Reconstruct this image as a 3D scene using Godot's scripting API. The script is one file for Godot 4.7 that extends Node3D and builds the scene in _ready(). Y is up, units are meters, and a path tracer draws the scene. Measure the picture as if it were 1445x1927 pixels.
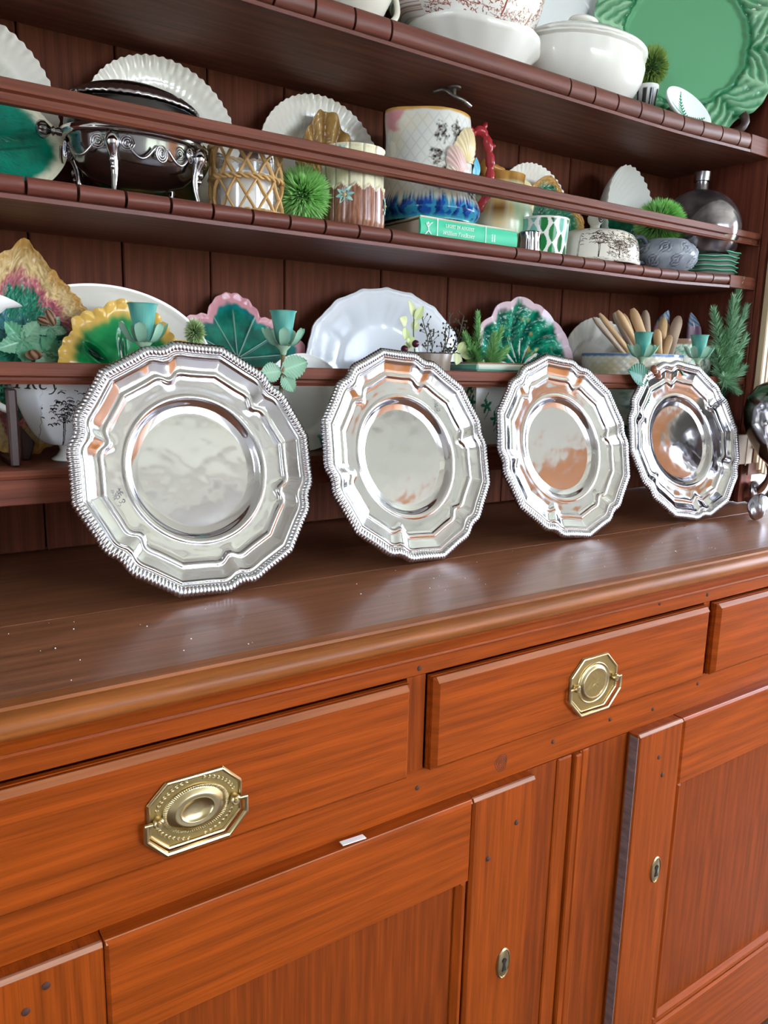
extends Node3D
# Dresser with silver plates. x runs along the dresser, y is up, z towards the viewer. The worktop's surface is y = H.
const H := 1.02
var M := {}
var rng := RandomNumberGenerator.new()
var noise := FastNoiseLite.new()

# ------------------------------------------------------------------ mesh builder
class MB:
	var v := PackedVector3Array()
	var c := PackedColorArray()
	var t := PackedVector2Array()
	var ix := PackedInt32Array()
	var xf := Transform3D()
	var col := Color.WHITE
	var has_uv := false
	func vert(p: Vector3, k: Color = col, w: Vector2 = Vector2.ZERO) -> int:
		v.append(xf * p); c.append(k); t.append(w)
		return v.size() - 1
	func tri(a: int, b: int, d: int) -> void:   # counter-clockwise seen from outside; stored clockwise
		ix.append(a); ix.append(d); ix.append(b)
	func quad(a: int, b: int, d: int, e: int) -> void:
		tri(a, b, d); tri(a, d, e)
	func face(ps: Array) -> void:
		var f := []
		for p in ps: f.append(vert(p))
		for i in range(1, f.size() - 1): tri(f[0], f[i], f[i + 1])
	# fn(u, v) -> Vector3, or [Vector3, Color], or [Vector3, Color, Vector2]
	func grid(nu: int, nv: int, fn: Callable, wu := false, wv := false) -> void:
		var b := v.size()
		var cu := nu if wu else nu + 1
		var cv := nv if wv else nv + 1
		for j in cv:
			for i in cu:
				var r = fn.call(float(i) / nu, float(j) / nv)
				if r is Vector3: vert(r)
				elif r.size() == 2: vert(r[0], r[1])
				else:
					vert(r[0], r[1], r[2]); has_uv = true
		for j in nv:
			for i in nu:
				var i2 := (i + 1) % cu
				var j2 := (j + 1) % cv
				quad(b + j * cu + i, b + j * cu + i2, b + j2 * cu + i2, b + j2 * cu + i)
	func box(ctr: Vector3, s: Vector3, bev := 0.0) -> void:
		var h := s / 2
		var q := Vector3(minf(bev, h.x * .9), minf(bev, h.y * .9), minf(bev, h.z * .9))
		for ax in 3:
			var b1 := (ax + 1) % 3
			var b2 := (ax + 2) % 3
			for sg in [1.0, -1.0]:
				var ps := []
				for k in [[-1, -1], [1, -1], [1, 1], [-1, 1]]:
					var p := Vector3()
					p[ax] = sg * h[ax]
					p[b1] = k[0] * (h[b1] - q[b1]) * sg
					p[b2] = k[1] * (h[b2] - q[b2])
					ps.append(ctr + p)
				face(ps)
		if bev <= 0: return
		for ax in 3:
			var b1 := (ax + 1) % 3
			var b2 := (ax + 2) % 3
			for s1 in [1.0, -1.0]:
				for s2 in [1.0, -1.0]:
					var ps := []
					for k in [[-1, 0], [1, 0], [1, 1], [-1, 1]]:
						var p := Vector3()
						p[ax] = k[0] * (h[ax] - q[ax])
						p[b1] = s1 * (h[b1] - (q[b1] if k[1] == 1 else 0.0))
						p[b2] = s2 * (h[b2] - (0.0 if k[1] == 1 else q[b2]))
						ps.append(ctr + p)
					if s1 * s2 < 0: ps.reverse()
					face(ps)
		for sx in [1.0, -1.0]:
			for sy in [1.0, -1.0]:
				for sz in [1.0, -1.0]:
					var g := Vector3(sx, sy, sz)
					var ps := [ctr + g * Vector3(h.x, h.y - q.y, h.z - q.z), ctr + g * Vector3(h.x - q.x, h.y, h.z - q.z), ctr + g * Vector3(h.x - q.x, h.y - q.y, h.z)]
					if sx * sy * sz < 0: ps.reverse()
					face(ps)
	# profile pr of Vector2(z, y), counter-clockwise seen from +x, swept from x0 to x1
	func sweep_x(pr: PackedVector2Array, x0: float, x1: float, n := 1, warp = null, caps := true) -> void:
		var m := pr.size()
		var rows := []
		for i in n + 1:
			var x := lerpf(x0, x1, float(i) / n)
			var dy: float = warp.call(x) if warp != null else 0.0
			var row := []
			for p in pr: row.append(vert(Vector3(x, p.y + dy, p.x)))
			rows.append(row)
		for i in n:
			for k in m:
				var k2 := (k + 1) % m
				quad(rows[i][k], rows[i][k2], rows[i + 1][k2], rows[i + 1][k])
		if caps:
			var tr := Geometry2D.triangulate_polygon(pr)
			for k in range(0, tr.size(), 3):
				var q := [tr[k], tr[k + 1], tr[k + 2]]
				if (pr[q[1]] - pr[q[0]]).cross(pr[q[2]] - pr[q[0]]) < 0: q = [q[0], q[2], q[1]]
				tri(rows[0][q[0]], rows[0][q[2]], rows[0][q[1]]); tri(rows[n][q[0]], rows[n][q[1]], rows[n][q[2]])
	# flat outline pg (x, y), counter-clockwise, from z0 to z1 with a chamfer on the front edge
	func slab(pg: PackedVector2Array, z0: float, z1: float, bev := 0.0) -> void:
		var m := pg.size()
		var ins := pg
		if bev > 0:
			ins = PackedVector2Array()
			for k in m:
				var a := (pg[k] - pg[(k - 1 + m) % m]).normalized()
				var d := (pg[(k + 1) % m] - pg[k]).normalized()
				var nn := (Vector2(-a.y, a.x) + Vector2(-d.y, d.x))
				ins.append(pg[k] + nn.normalized() * bev / maxf(0.35, nn.length() / 2))
		var r0 := []; var r1 := []; var r2 := []
		for k in m:
			r0.append(vert(Vector3(pg[k].x, pg[k].y, z0)))
			r1.append(vert(Vector3(pg[k].x, pg[k].y, z1 - bev)))
			r2.append(vert(Vector3(ins[k].x, ins[k].y, z1)))
		for k in m:
			var k2 := (k + 1) % m
			quad(r0[k], r0[k2], r1[k2], r1[k])
			if bev > 0: quad(r1[k], r1[k2], r2[k2], r2[k])
		var tr := Geometry2D.triangulate_polygon(ins)
		for k in range(0, tr.size(), 3):
			var q := [tr[k], tr[k + 1], tr[k + 2]]
			if (ins[q[1]] - ins[q[0]]).cross(ins[q[2]] - ins[q[0]]) < 0: q = [q[0], q[2], q[1]]
			tri(r2[q[0]], r2[q[1]], r2[q[2]]); tri(r0[q[0]], r0[q[2]], r0[q[1]])
	# profile of Vector2(r, y) upwards along the outside; mod(theta, s, r, y) -> Vector2 or [Vector2, Color]
	func lathe(pr: Array, seg: int, mod = null) -> void:
		var m := pr.size()
		var b := v.size()
		for j in m:
			for i in seg:
				var th := TAU * i / seg
				var q: Vector2 = pr[j]
				var k := col
				if mod != null:
					var r = mod.call(th, float(j) / (m - 1), q.x, q.y)
					if r is Vector2: q = r
					else:
						q = r[0]; k = r[1]
				vert(Vector3(q.x * cos(th), q.y, -q.x * sin(th)), k, Vector2(float(i) / seg, float(j) / (m - 1)))
		for j in m - 1:
			for i in seg:
				var i2 := (i + 1) % seg
				quad(b + j * seg + i, b + j * seg + i2, b + (j + 1) * seg + i2, b + (j + 1) * seg + i)
	func tube(ps: Array, rad, seg := 8, closed := false, flat := 1.0) -> void:   # rad: a number or an array
		var n := ps.size()
		var b := v.size()
		var up := Vector3.UP
		var d0: Vector3 = (ps[1] - ps[0]).normalized()
		if absf(d0.dot(up)) > .9: up = Vector3.RIGHT
		var nn := d0.cross(up).normalized()
		for i in n:
			var a: Vector3 = ps[(i - 1 + n) % n] if closed or i > 0 else ps[0]
			var e: Vector3 = ps[(i + 1) % n] if closed or i < n - 1 else ps[n - 1]
			var d := (e - a).normalized()
			nn = (nn - d * nn.dot(d)).normalized()
			var bb := d.cross(nn)
			var r: float = rad[i] if rad is Array or rad is PackedFloat32Array else rad
			for k in seg:
				var th := TAU * k / seg
				vert(ps[i] + (nn * cos(th) + bb * sin(th) * flat) * r)
		for i in (n if closed else n - 1):
			for k in seg:
				var k2 := (k + 1) % seg
				var i2 := (i + 1) % n
				quad(b + i * seg + k, b + i * seg + k2, b + i2 * seg + k2, b + i2 * seg + k)
		if not closed:
			var s := vert(ps[0] if false else xf.affine_inverse() * ((v[b] + v[b + seg / 2]) / 2))
			var e2 := vert(xf.affine_inverse() * ((v[b + (n - 1) * seg] + v[b + (n - 1) * seg + seg / 2]) / 2))
			for k in seg:
				var k2 := (k + 1) % seg
				tri(s, b + k2, b + k); tri(e2, b + (n - 1) * seg + k, b + (n - 1) * seg + k2)
	func ball(ctr: Vector3, r: Vector3, seg := 12, rows := 8) -> void:
		grid(seg, rows, func(u, w):
			var th: float = TAU * u
			var ph: float = PI * (w - .5)
			return ctr + r * Vector3(cos(ph) * cos(th), sin(ph), -cos(ph) * sin(th)), true)
	func mesh(crease := 0.0) -> ArrayMesh:
		var a := []
		a.resize(Mesh.ARRAY_MAX)
		var n := PackedVector3Array()
		if crease <= 0:
			n.resize(v.size())
			for i in range(0, ix.size(), 3):
				var f := (v[ix[i + 2]] - v[ix[i]]).cross(v[ix[i + 1]] - v[ix[i]])
				n[ix[i]] += f; n[ix[i + 1]] += f; n[ix[i + 2]] += f
			for i in n.size(): n[i] = n[i].normalized()
		else:
			var cs := cos(deg_to_rad(crease))
			var at := {}
			var fn := []
			for i in range(0, ix.size(), 3):
				var f := (v[ix[i + 2]] - v[ix[i]]).cross(v[ix[i + 1]] - v[ix[i]])
				fn.append(f)
				for k in 3:
					var key := Vector3i((v[ix[i + k]] * 20000.0).round())
					if not at.has(key): at[key] = []
					at[key].append(i / 3)
			var v2 := PackedVector3Array(); var c2 := PackedColorArray(); var t2 := PackedVector2Array(); var i2 := PackedInt32Array()
			for i in ix.size():
				var p := v[ix[i]]
				var f0: Vector3 = fn[i / 3]
				var u0 := f0.normalized()
				var s := Vector3()
				for o in at[Vector3i((p * 20000.0).round())]:
					if fn[o].normalized().dot(u0) > cs: s += fn[o]
				v2.append(p); c2.append(c[ix[i]]); t2.append(t[ix[i]]); n.append(s.normalized() if s.length() > 0 else Vector3.UP); i2.append(i)
			v = v2; c = c2; t = t2; ix = i2
		a[Mesh.ARRAY_VERTEX] = v; a[Mesh.ARRAY_NORMAL] = n; a[Mesh.ARRAY_COLOR] = c; a[Mesh.ARRAY_INDEX] = ix
		if has_uv: a[Mesh.ARRAY_TEX_UV] = t
		var m := ArrayMesh.new()
		m.add_surface_from_arrays(Mesh.PRIMITIVE_TRIANGLES, a)
		return m

# ------------------------------------------------------------------ scene helpers
var taken := {}
func numbered(s: String) -> String:
	taken[s] = taken.get(s, -1) + 1
	return s if taken[s] == 0 else "%s_%03d" % [s, taken[s]]
func thing(called: String, label: String, category: String, at: Vector3, group := "", yaw := 0.0) -> Node3D:
	var o := Node3D.new()
	o.name = numbered(called)
	add_child(o)
	o.position = at + Vector3(0, H, 0)
	o.rotation.y = yaw
	o.set_meta("label", label); o.set_meta("category", category)
	if group: o.set_meta("group", group)
	return o
func part(called: String, mesh: Mesh, mat: Material, parent: Node3D, at := Vector3.ZERO, label := "") -> MeshInstance3D:
	var o := MeshInstance3D.new()
	o.name = called; o.mesh = mesh; o.material_override = mat
	parent.add_child(o, true)
	o.position = at
	if label: o.set_meta("label", label)
	return o
func struct(called: String, mesh: Mesh, mat: Material) -> MeshInstance3D:
	var o := part(called, mesh, mat, self, Vector3(0, H, 0))
	o.set_meta("kind", "structure")
	return o
func lin(hex: String) -> Color: return Color(hex).srgb_to_linear()
func std(hex: String, rough: float, metal := 0.0) -> StandardMaterial3D:
	var m := StandardMaterial3D.new()
	m.albedo_color = Color(hex); m.roughness = rough; m.metallic = metal
	return m
func glaze(rough := 0.14) -> StandardMaterial3D:   # colours come from the glaze laid on the vertices
	var m := StandardMaterial3D.new()
	m.vertex_color_use_as_albedo = true; m.roughness = rough; m.metallic_specular = .36
	return m
func n3(p: Vector3) -> float: return noise.get_noise_3dv(p * 100.0)
func sm(a: float, b: float, x: float) -> float: return smoothstep(a, b, x)
func mix3(stops: Array, x: float) -> Color:   # [[x, Color], ...]
	if x <= stops[0][0]: return stops[0][1]
	for i in range(1, stops.size()):
		if x <= stops[i][0]:
			return (stops[i - 1][1] as Color).lerp(stops[i][1], (x - stops[i - 1][0]) / (stops[i][0] - stops[i - 1][0]))
	return stops[-1][1]
func table(ks: Array, x: float) -> float:   # periodic table of [angle in degrees, value]
	x = fposmod(x, 360.0)
	var n := ks.size()
	for i in n:
		var a = ks[i]
		var b = ks[(i + 1) % n]
		var x1: float = b[0] + (360.0 if i == n - 1 else 0.0)
		var xx := x + (360.0 if i == n - 1 and x < a[0] else 0.0)
		if xx >= a[0] and xx <= x1: return lerpf(a[1], b[1], (xx - a[0]) / (x1 - a[0]))
	return ks[0][1]
func spline(ps: Array, n: int) -> Array:
	var cv := Curve3D.new()
	for i in ps.size():
		var d: Vector3 = (ps[mini(i + 1, ps.size() - 1)] - ps[maxi(i - 1, 0)]) / 6.0
		cv.add_point(ps[i], -d, d)
	var out := []
	cv.bake_interval = .001
	for i in n + 1: out.append(cv.sample_baked(cv.get_baked_length() * i / n, true))
	return out

# ------------------------------------------------------------------ camera, light, room
func _ready() -> void:
	rng.seed = 7
	noise.seed = 3; noise.frequency = 1.0; noise.fractal_octaves = 3
	var cam := Camera3D.new()
	cam.name = "camera"; cam.fov = 67.24; cam.near = .02; cam.far = 50
	add_child(cam)
	cam.transform = Transform3D(Basis(Vector3(.826558, .023698, .562352), Vector3(.085744, .982150, -.167418), Vector3(-.556282, .186599, .809772)).orthonormalized(), Vector3(0, H + .2595, .6))
	cam.current = true
	var we := WorldEnvironment.new()
	we.name = "world_environment"
	var e := Environment.new()
	e.background_mode = Environment.BG_SKY
	var sky := Sky.new()
	var sk := ProceduralSkyMaterial.new()
	sk.sky_top_color = Color(.80, .88, 1.0); sk.sky_horizon_color = Color(.93, .96, 1.0); sk.ground_bottom_color = Color(.42, .46, .40); sk.ground_horizon_color = Color(.7, .74, .7)
	sky.sky_material = sk
	e.sky = sky
	e.background_energy_multiplier = 9.0
	e.tonemap_mode = Environment.TONE_MAPPER_LINEAR
	e.tonemap_exposure = EXPOSURE
	e.sdfgi_enabled = true; e.ssao_enabled = true; e.ssil_enabled = true
	we.environment = e
	add_child(we)
	materials()
	room()
	dresser_base()
	worktop()
	plate_rack()
	silver_plates()
	things()

const EXPOSURE := 3.1

func room() -> void:
	var x0 := -2.3; var x1 := 3.7; var z0 := -.56; var z1 := 3.6; var yb := -H; var yt := 1.75
	var f := MB.new(); f.box(Vector3((x0 + x1) / 2, yb - .05, (z0 + z1) / 2), Vector3(x1 - x0 + .4, .1, z1 - z0 + .4))
	struct("floor", f.mesh(30), M.floor)
	var ce := MB.new(); ce.box(Vector3((x0 + x1) / 2, yt + .05, (z0 + z1) / 2), Vector3(x1 - x0 + .4, .1, z1 - z0 + .4))
	struct("ceiling", ce.mesh(30), M.white_paint)
	var b := MB.new(); b.box(Vector3((x0 + x1) / 2, .4, z0 - .05), Vector3(x1 - x0 + .4, 2.6, .1))
	struct("wall_back", b.mesh(30), M.wall)
	# walls with openings: cut into strips round the windows
	var wins := {"front": [[1.1, 2.2], [2.45, 3.5]], "left": [[1.2, 1.8]], "right": [[-.1, 1.55]]}
	var n := 0
	for side in wins:
		var w := MB.new()
		var a := x0 if side == "front" else z0
		var z := x1 if side == "front" else z1
		var cuts: Array = wins[side]
		var at := a
		var bx := func(w: MB, u0: float, u1: float, v0: float, v1: float, th := .1, off := .05) -> void:
			if side == "front": w.box(Vector3((u0 + u1) / 2, (v0 + v1) / 2, z1 + off), Vector3(u1 - u0, v1 - v0, th))
			else: w.box(Vector3(x0 - off if side == "left" else x1 + off, (v0 + v1) / 2, (u0 + u1) / 2), Vector3(th, v1 - v0, u1 - u0))
		for cu in cuts:
			bx.call(w, at, cu[0], yb, yt); bx.call(w, cu[0], cu[1], yb, -.2); bx.call(w, cu[0], cu[1], 1.42, yt)
			at = cu[1]
		bx.call(w, at, z, yb, yt)
		struct("wall_" + side, w.mesh(30), M.wall)
		for cu in cuts:
			n += 1
			w = MB.new()
			var mid: float = (cu[0] + cu[1]) / 2
			for u in [cu[0] + .03, mid, cu[1] - .03]: bx.call(w, u - .03, u + .03, -.2, 1.42, .06)
			for vv in [-.17, .61, 1.39]: bx.call(w, cu[0], cu[1], vv - .03, vv + .03, .058)
			struct("window_%d" % n, w.mesh(30), M.white_paint)
			w = MB.new()
			bx.call(w, cu[0] - .09, cu[0], -.3, 1.52, .03, -.015); bx.call(w, cu[1], cu[1] + .09, -.3, 1.52, .03, -.015)
			bx.call(w, cu[0], cu[1], 1.42, 1.52, .03, -.015); bx.call(w, cu[0], cu[1], -.3, -.2, .03, -.015)
			struct("trim_%d" % n, w.mesh(30), M.white_paint)
	for k in 4:   # unseen painted ceiling beams, added to break up reflections in the silver plates
		n += 1
		var w := MB.new(); w.box(Vector3((x0 + x1) / 2, yt - .05, .9 + k * .8), Vector3(x1 - x0, .10, .12), .008)
		struct("trim_%d" % n, w.mesh(30), M.white_paint)
	var d := MB.new()
	for k in 2:
		var zc := 2.06 + k * .82
		d.box(Vector3(x1 - .02, -H + 1.1, zc), Vector3(.04, 2.2, .8), .004)
		for p in [[-.55, .7], [.45, .9]]: d.box(Vector3(x1 - .045, -H + 1.1 + p[0], zc), Vector3(.02, p[1], .56), .008)
	struct("door_1", d.mesh(30), M.door)  # unseen orange doors, added for the silver plates to reflect

func wood(hex: String, rough: float, along_y := false, depth := .02, spec := .5) -> StandardMaterial3D:
	var m := std(hex, rough)
	m.albedo_texture = M.grain_y if along_y else M.grain_x
	m.uv1_triplanar = true
	m.uv1_triplanar_sharpness = 6.0
	m.uv1_scale = Vector3(7, 1.1, 7) if along_y else Vector3(1.1, 7, 7)
	m.heightmap_enabled = true; m.heightmap_scale = depth; m.heightmap_texture = m.albedo_texture
	m.metallic_specular = spec
	return m
func materials() -> void:
	# wood grain: stretched noise, fine fibres and short dark pores
	var fl := FastNoiseLite.new()
	fl.seed = 11; fl.frequency = .02; fl.fractal_octaves = 5
	var a := fl.get_seamless_image(128, 512)
	a.convert(Image.FORMAT_L8); a.resize(512, 512, Image.INTERPOLATE_CUBIC)
	fl.seed = 12; fl.frequency = .12; fl.fractal_octaves = 2
	var b := fl.get_seamless_image(64, 512)
	b.convert(Image.FORMAT_L8); b.resize(512, 512, Image.INTERPOLATE_CUBIC)
	var da := a.get_data()
	var db := b.get_data()
	var px := PackedByteArray(); px.resize(512 * 512)
	var py := PackedByteArray(); py.resize(512 * 512)
	for y in 512:
		for x in 512:
			var i := y * 512 + x
			var g := .74 + .26 * (da[i] / 255.0)
			var f := db[i] / 255.0
			g *= .93 + .09 * f
			if f < .33: g *= .88 + .36 * f
			var q := int(clampf(g * 1.05, 0, 1) * 255)
			px[i] = q; py[x * 512 + y] = q
	M.grain_x = ImageTexture.create_from_image(Image.create_from_data(512, 512, false, Image.FORMAT_L8, px))
	M.grain_y = ImageTexture.create_from_image(Image.create_from_data(512, 512, false, Image.FORMAT_L8, py))
	M.base = wood("a34811", .38, false, .01, .27); M.base_y = wood("9e4611", .38, true, .01, .27); M.panel = wood("8e3e10", .42, true, .01, .27)
	M.top = wood("9a6244", .28, false, .01); M.nose = wood("9c5826", .42, false, .03, .35); M.worn = wood("84706a", .6); M.worn_lit_top = wood("b07a5c", .55); M.lit_drawer_top = wood("b4683a", .5); M.shelf = wood("865446", .5, false, .01, .35)  # grey and tan edge woods carry painted-in light; door tops also wear
	M.rack = wood("7c4330", .5, false, .01, .3); M.rack_y = wood("8a4838", .5, true, .01, .3); M.rack_back = wood("6c3a28", .65, true, .01, .25); M.bead = wood("743e32", .42, false, .01, .4)
	M.floor = wood("5a3a24", .4); M.door = wood("dd8a44", .3, true)
	M.white_paint = std("f2f0ec", .6); M.wall = std("e9e7e4", .8)
	M.silver = std("d2d0d4", .085, 1.0); M.silver_rim = std("c9c7cc", .24, 1.0); M.silver_dark = std("8e8c8c", .16, 1.0)
	M.brass = std("c8b486", .3, 1.0); M.brass_dark = std("a58f5c", .42, 1.0); M.dark = std("1b1512", .8); M.peg = std("43200f", .75)
	M.white_glaze = std("e9e7e0", .13); M.grey_glaze = std("dfe1e2", .12)
	M.glaze = glaze(); M.glaze_soft = glaze(.3); M.leaf = glaze(.5)
	M.leaf.backlight_enabled = true; M.leaf.backlight = Color(.25, .3, .2)

# ------------------------------------------------------------------ the dresser
func dresser_base() -> void:
	var o := thing("dresser_base", "reddish brown wooden dresser base with three drawers and panelled cupboard doors", "sideboard", Vector3(.8, -H, -.27))
	var at := -(o.position - Vector3(0, H, 0))
	var p := func(called: String, mb: MB, mat: Material, par = o) -> MeshInstance3D:
		return part(called, mb.mesh(35), mat, par, at if par == o else Vector3.ZERO)
	var xl := -.58; var xr := 1.62; var zf := -.05
	var m := MB.new()
	m.box(Vector3((xl + xr) / 2, -.52, -.515), Vector3(xr - xl, .98, .02)); m.box(Vector3(xl + .01, -.52, -.29), Vector3(.02, .98, .43)); m.box(Vector3(xr - .01, -.52, -.29), Vector3(.02, .98, .43))
	m.box(Vector3((xl + xr) / 2, -.22, -.30), Vector3(xr - xl - .04, .02, .40)); m.box(Vector3((xl + xr) / 2, -.92, -.29), Vector3(xr - xl - .04, .02, .41))
	p.call("carcass", m, M.base)
	# frame rails and posts
	for r in [[-.0255, -.083], [-.199, -.253], [-.902, -1.012]]:
		m = MB.new(); m.box(Vector3((xl + xr) / 2, (r[0] + r[1]) / 2, zf - .0125), Vector3(xr - xl, r[0] - r[1], .025), .0015)
		p.call("frame_rail", m, M.base)
	for q in [[-.58, -.55], [-.078, -.052], [.484, .510], [1.041, 1.056], [1.595, 1.62]]:
		m = MB.new(); m.box(Vector3((q[0] + q[1]) / 2, -.141, zf - .0135), Vector3(q[1] - q[0], .116, .025))
		p.call("drawer_divider", m, M.base_y)
	# cove under the worktop
	m = MB.new()
	m.sweep_x(PackedVector2Array([Vector2(-.05, -.056), Vector2(-.032, -.056), Vector2(-.0305, -.0535), Vector2(-.031, -.051), Vector2(-.029, -.0495), Vector2(-.0275, -.044), Vector2(-.0235, -.0385), Vector2(-.0185, -.035), Vector2(-.0135, -.0335), Vector2(-.012, -.0305), Vector2(-.012, -.0258), Vector2(-.05, -.0258)]), xl, xr)
	p.call("cove_moulding", m, M.base)
	# drawers
	var pulls := [Vector3(.2305, -.1485, -.0345), Vector3(.7785, -.1465, -.0345)]
	var dr := [[-.045, .4815], [.5125, 1.0385], [1.0585, 1.59]]
	for i in 3:
		m = MB.new()
		var x0: float = dr[i][0]; var x1: float = dr[i][1]
		m.slab(PackedVector2Array([Vector2(x0, -.1995), Vector2(x1, -.1995), Vector2(x1, -.0845), Vector2(x0, -.0845)]), -.0505, -.0450)
		m.slab(PackedVector2Array([Vector2(x0 + .001, -.1985), Vector2(x1 - .001, -.1985), Vector2(x1 - .001, -.0855), Vector2(x0 + .001, -.0855)]), -.0452, -.035, .006)
		var d: MeshInstance3D = p.call("drawer", m, M.base)
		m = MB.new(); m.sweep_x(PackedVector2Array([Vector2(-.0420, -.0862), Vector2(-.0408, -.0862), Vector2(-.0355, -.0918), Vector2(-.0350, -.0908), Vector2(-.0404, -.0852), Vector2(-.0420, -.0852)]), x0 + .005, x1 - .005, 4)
		part("worn_lit_edge", m.mesh(30), M.lit_drawer_top, d)  # paler strip paints in the light caught by the top bevel
		m = MB.new(); m.box(Vector3((x0 + x1) / 2, -.142, -.25), Vector3(x1 - x0 - .05, .09, .39))
		part("drawer_box", m.mesh(30), M.base, d)
		if i < 2: drawer_pull(d, pulls[i], i)
	# doors: stiles, rails, panel, mouldings
	door(o, at, .037, .6795, -.2515, -.90, .105, 0)
	door(o, at, .8845, 1.53, -.2515, -.90, .104, 1)
	# post between the doors with a bead down its middle
	m = MB.new()
	m.box(Vector3(.782, -.577, zf - .0125), Vector3(.24, .648, .025))
	p.call("door_post", m, M.panel)
	for q in [[.737, .765, .004], [.766, .779, .009], [.780, .785, .004], [.786, .80, .003]]:
		m = MB.new(); m.box(Vector3((q[0] + q[1]) / 2, -.577, zf + q[2] / 2 - .001), Vector3(q[1] - q[0], .648, q[2]), .002)
		p.call("post_bead", m, M.base_y)
	for q in [[-.56, .03]]:
		m = MB.new(); m.box(Vector3((q[0] + q[1]) / 2, -.577, zf - .0135), Vector3(q[1] - q[0], .648, .025)); p.call("frame_panel", m, M.base_y)
	m = MB.new(); m.box(Vector3(1.575, -.577, zf - .0135), Vector3(.09, .648, .025)); p.call("frame_panel", m, M.base_y)
	# wooden pegs and nail heads in the frame
	for q in [Vector2(.5, -.074), Vector2(1.046, -.0705), Vector2(.503, -.222), Vector2(.727, -.225), Vector2(.841, -.222), Vector2(.937, -.230), Vector2(1.045, -.214), Vector2(.93, -.066)]:
		m = MB.new(); m.xf = Transform3D(Basis(Vector3.RIGHT, PI / 2), Vector3(q.x, q.y, zf))
		m.lathe([Vector2(.0031, -.001), Vector2(.0031, .0004), Vector2(.002, .0012), Vector2(0, .0014)], 10)
		p.call("peg", m, M.peg)
	# the knot in the rail under the second drawer
	m = MB.new(); m.xf = Transform3D(Basis(Vector3.RIGHT, PI / 2), Vector3(.635, -.2285, zf))
	for k in 5: m.tube(range(24).map(func(i): return Vector3((.0014 + k * .0021) * (1 + .1 * sin(i * .8 + k)) * cos(TAU * i / 24), -.0001, (.0018 + k * .0024) * sin(TAU * i / 24))), .00045, 5, true)
	p.call("knot", m, M.peg)
	# white sliver put in for light seen through the gap above the first door
	var s := thing("gap_light_sliver", "tiny white sliver standing for light seen through the gap above the left cupboard door", "paper", Vector3(.408, -.2512, -.0385))
	m = MB.new(); m.xf = Transform3D(Basis(Vector3.BACK, -.05), Vector3(0, .0014, 0)); m.box(Vector3(0, .0010, .0), Vector3(.030, .0012, .008), .0003)
	part("sliver", m.mesh(30), M.white_paint, s)

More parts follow.
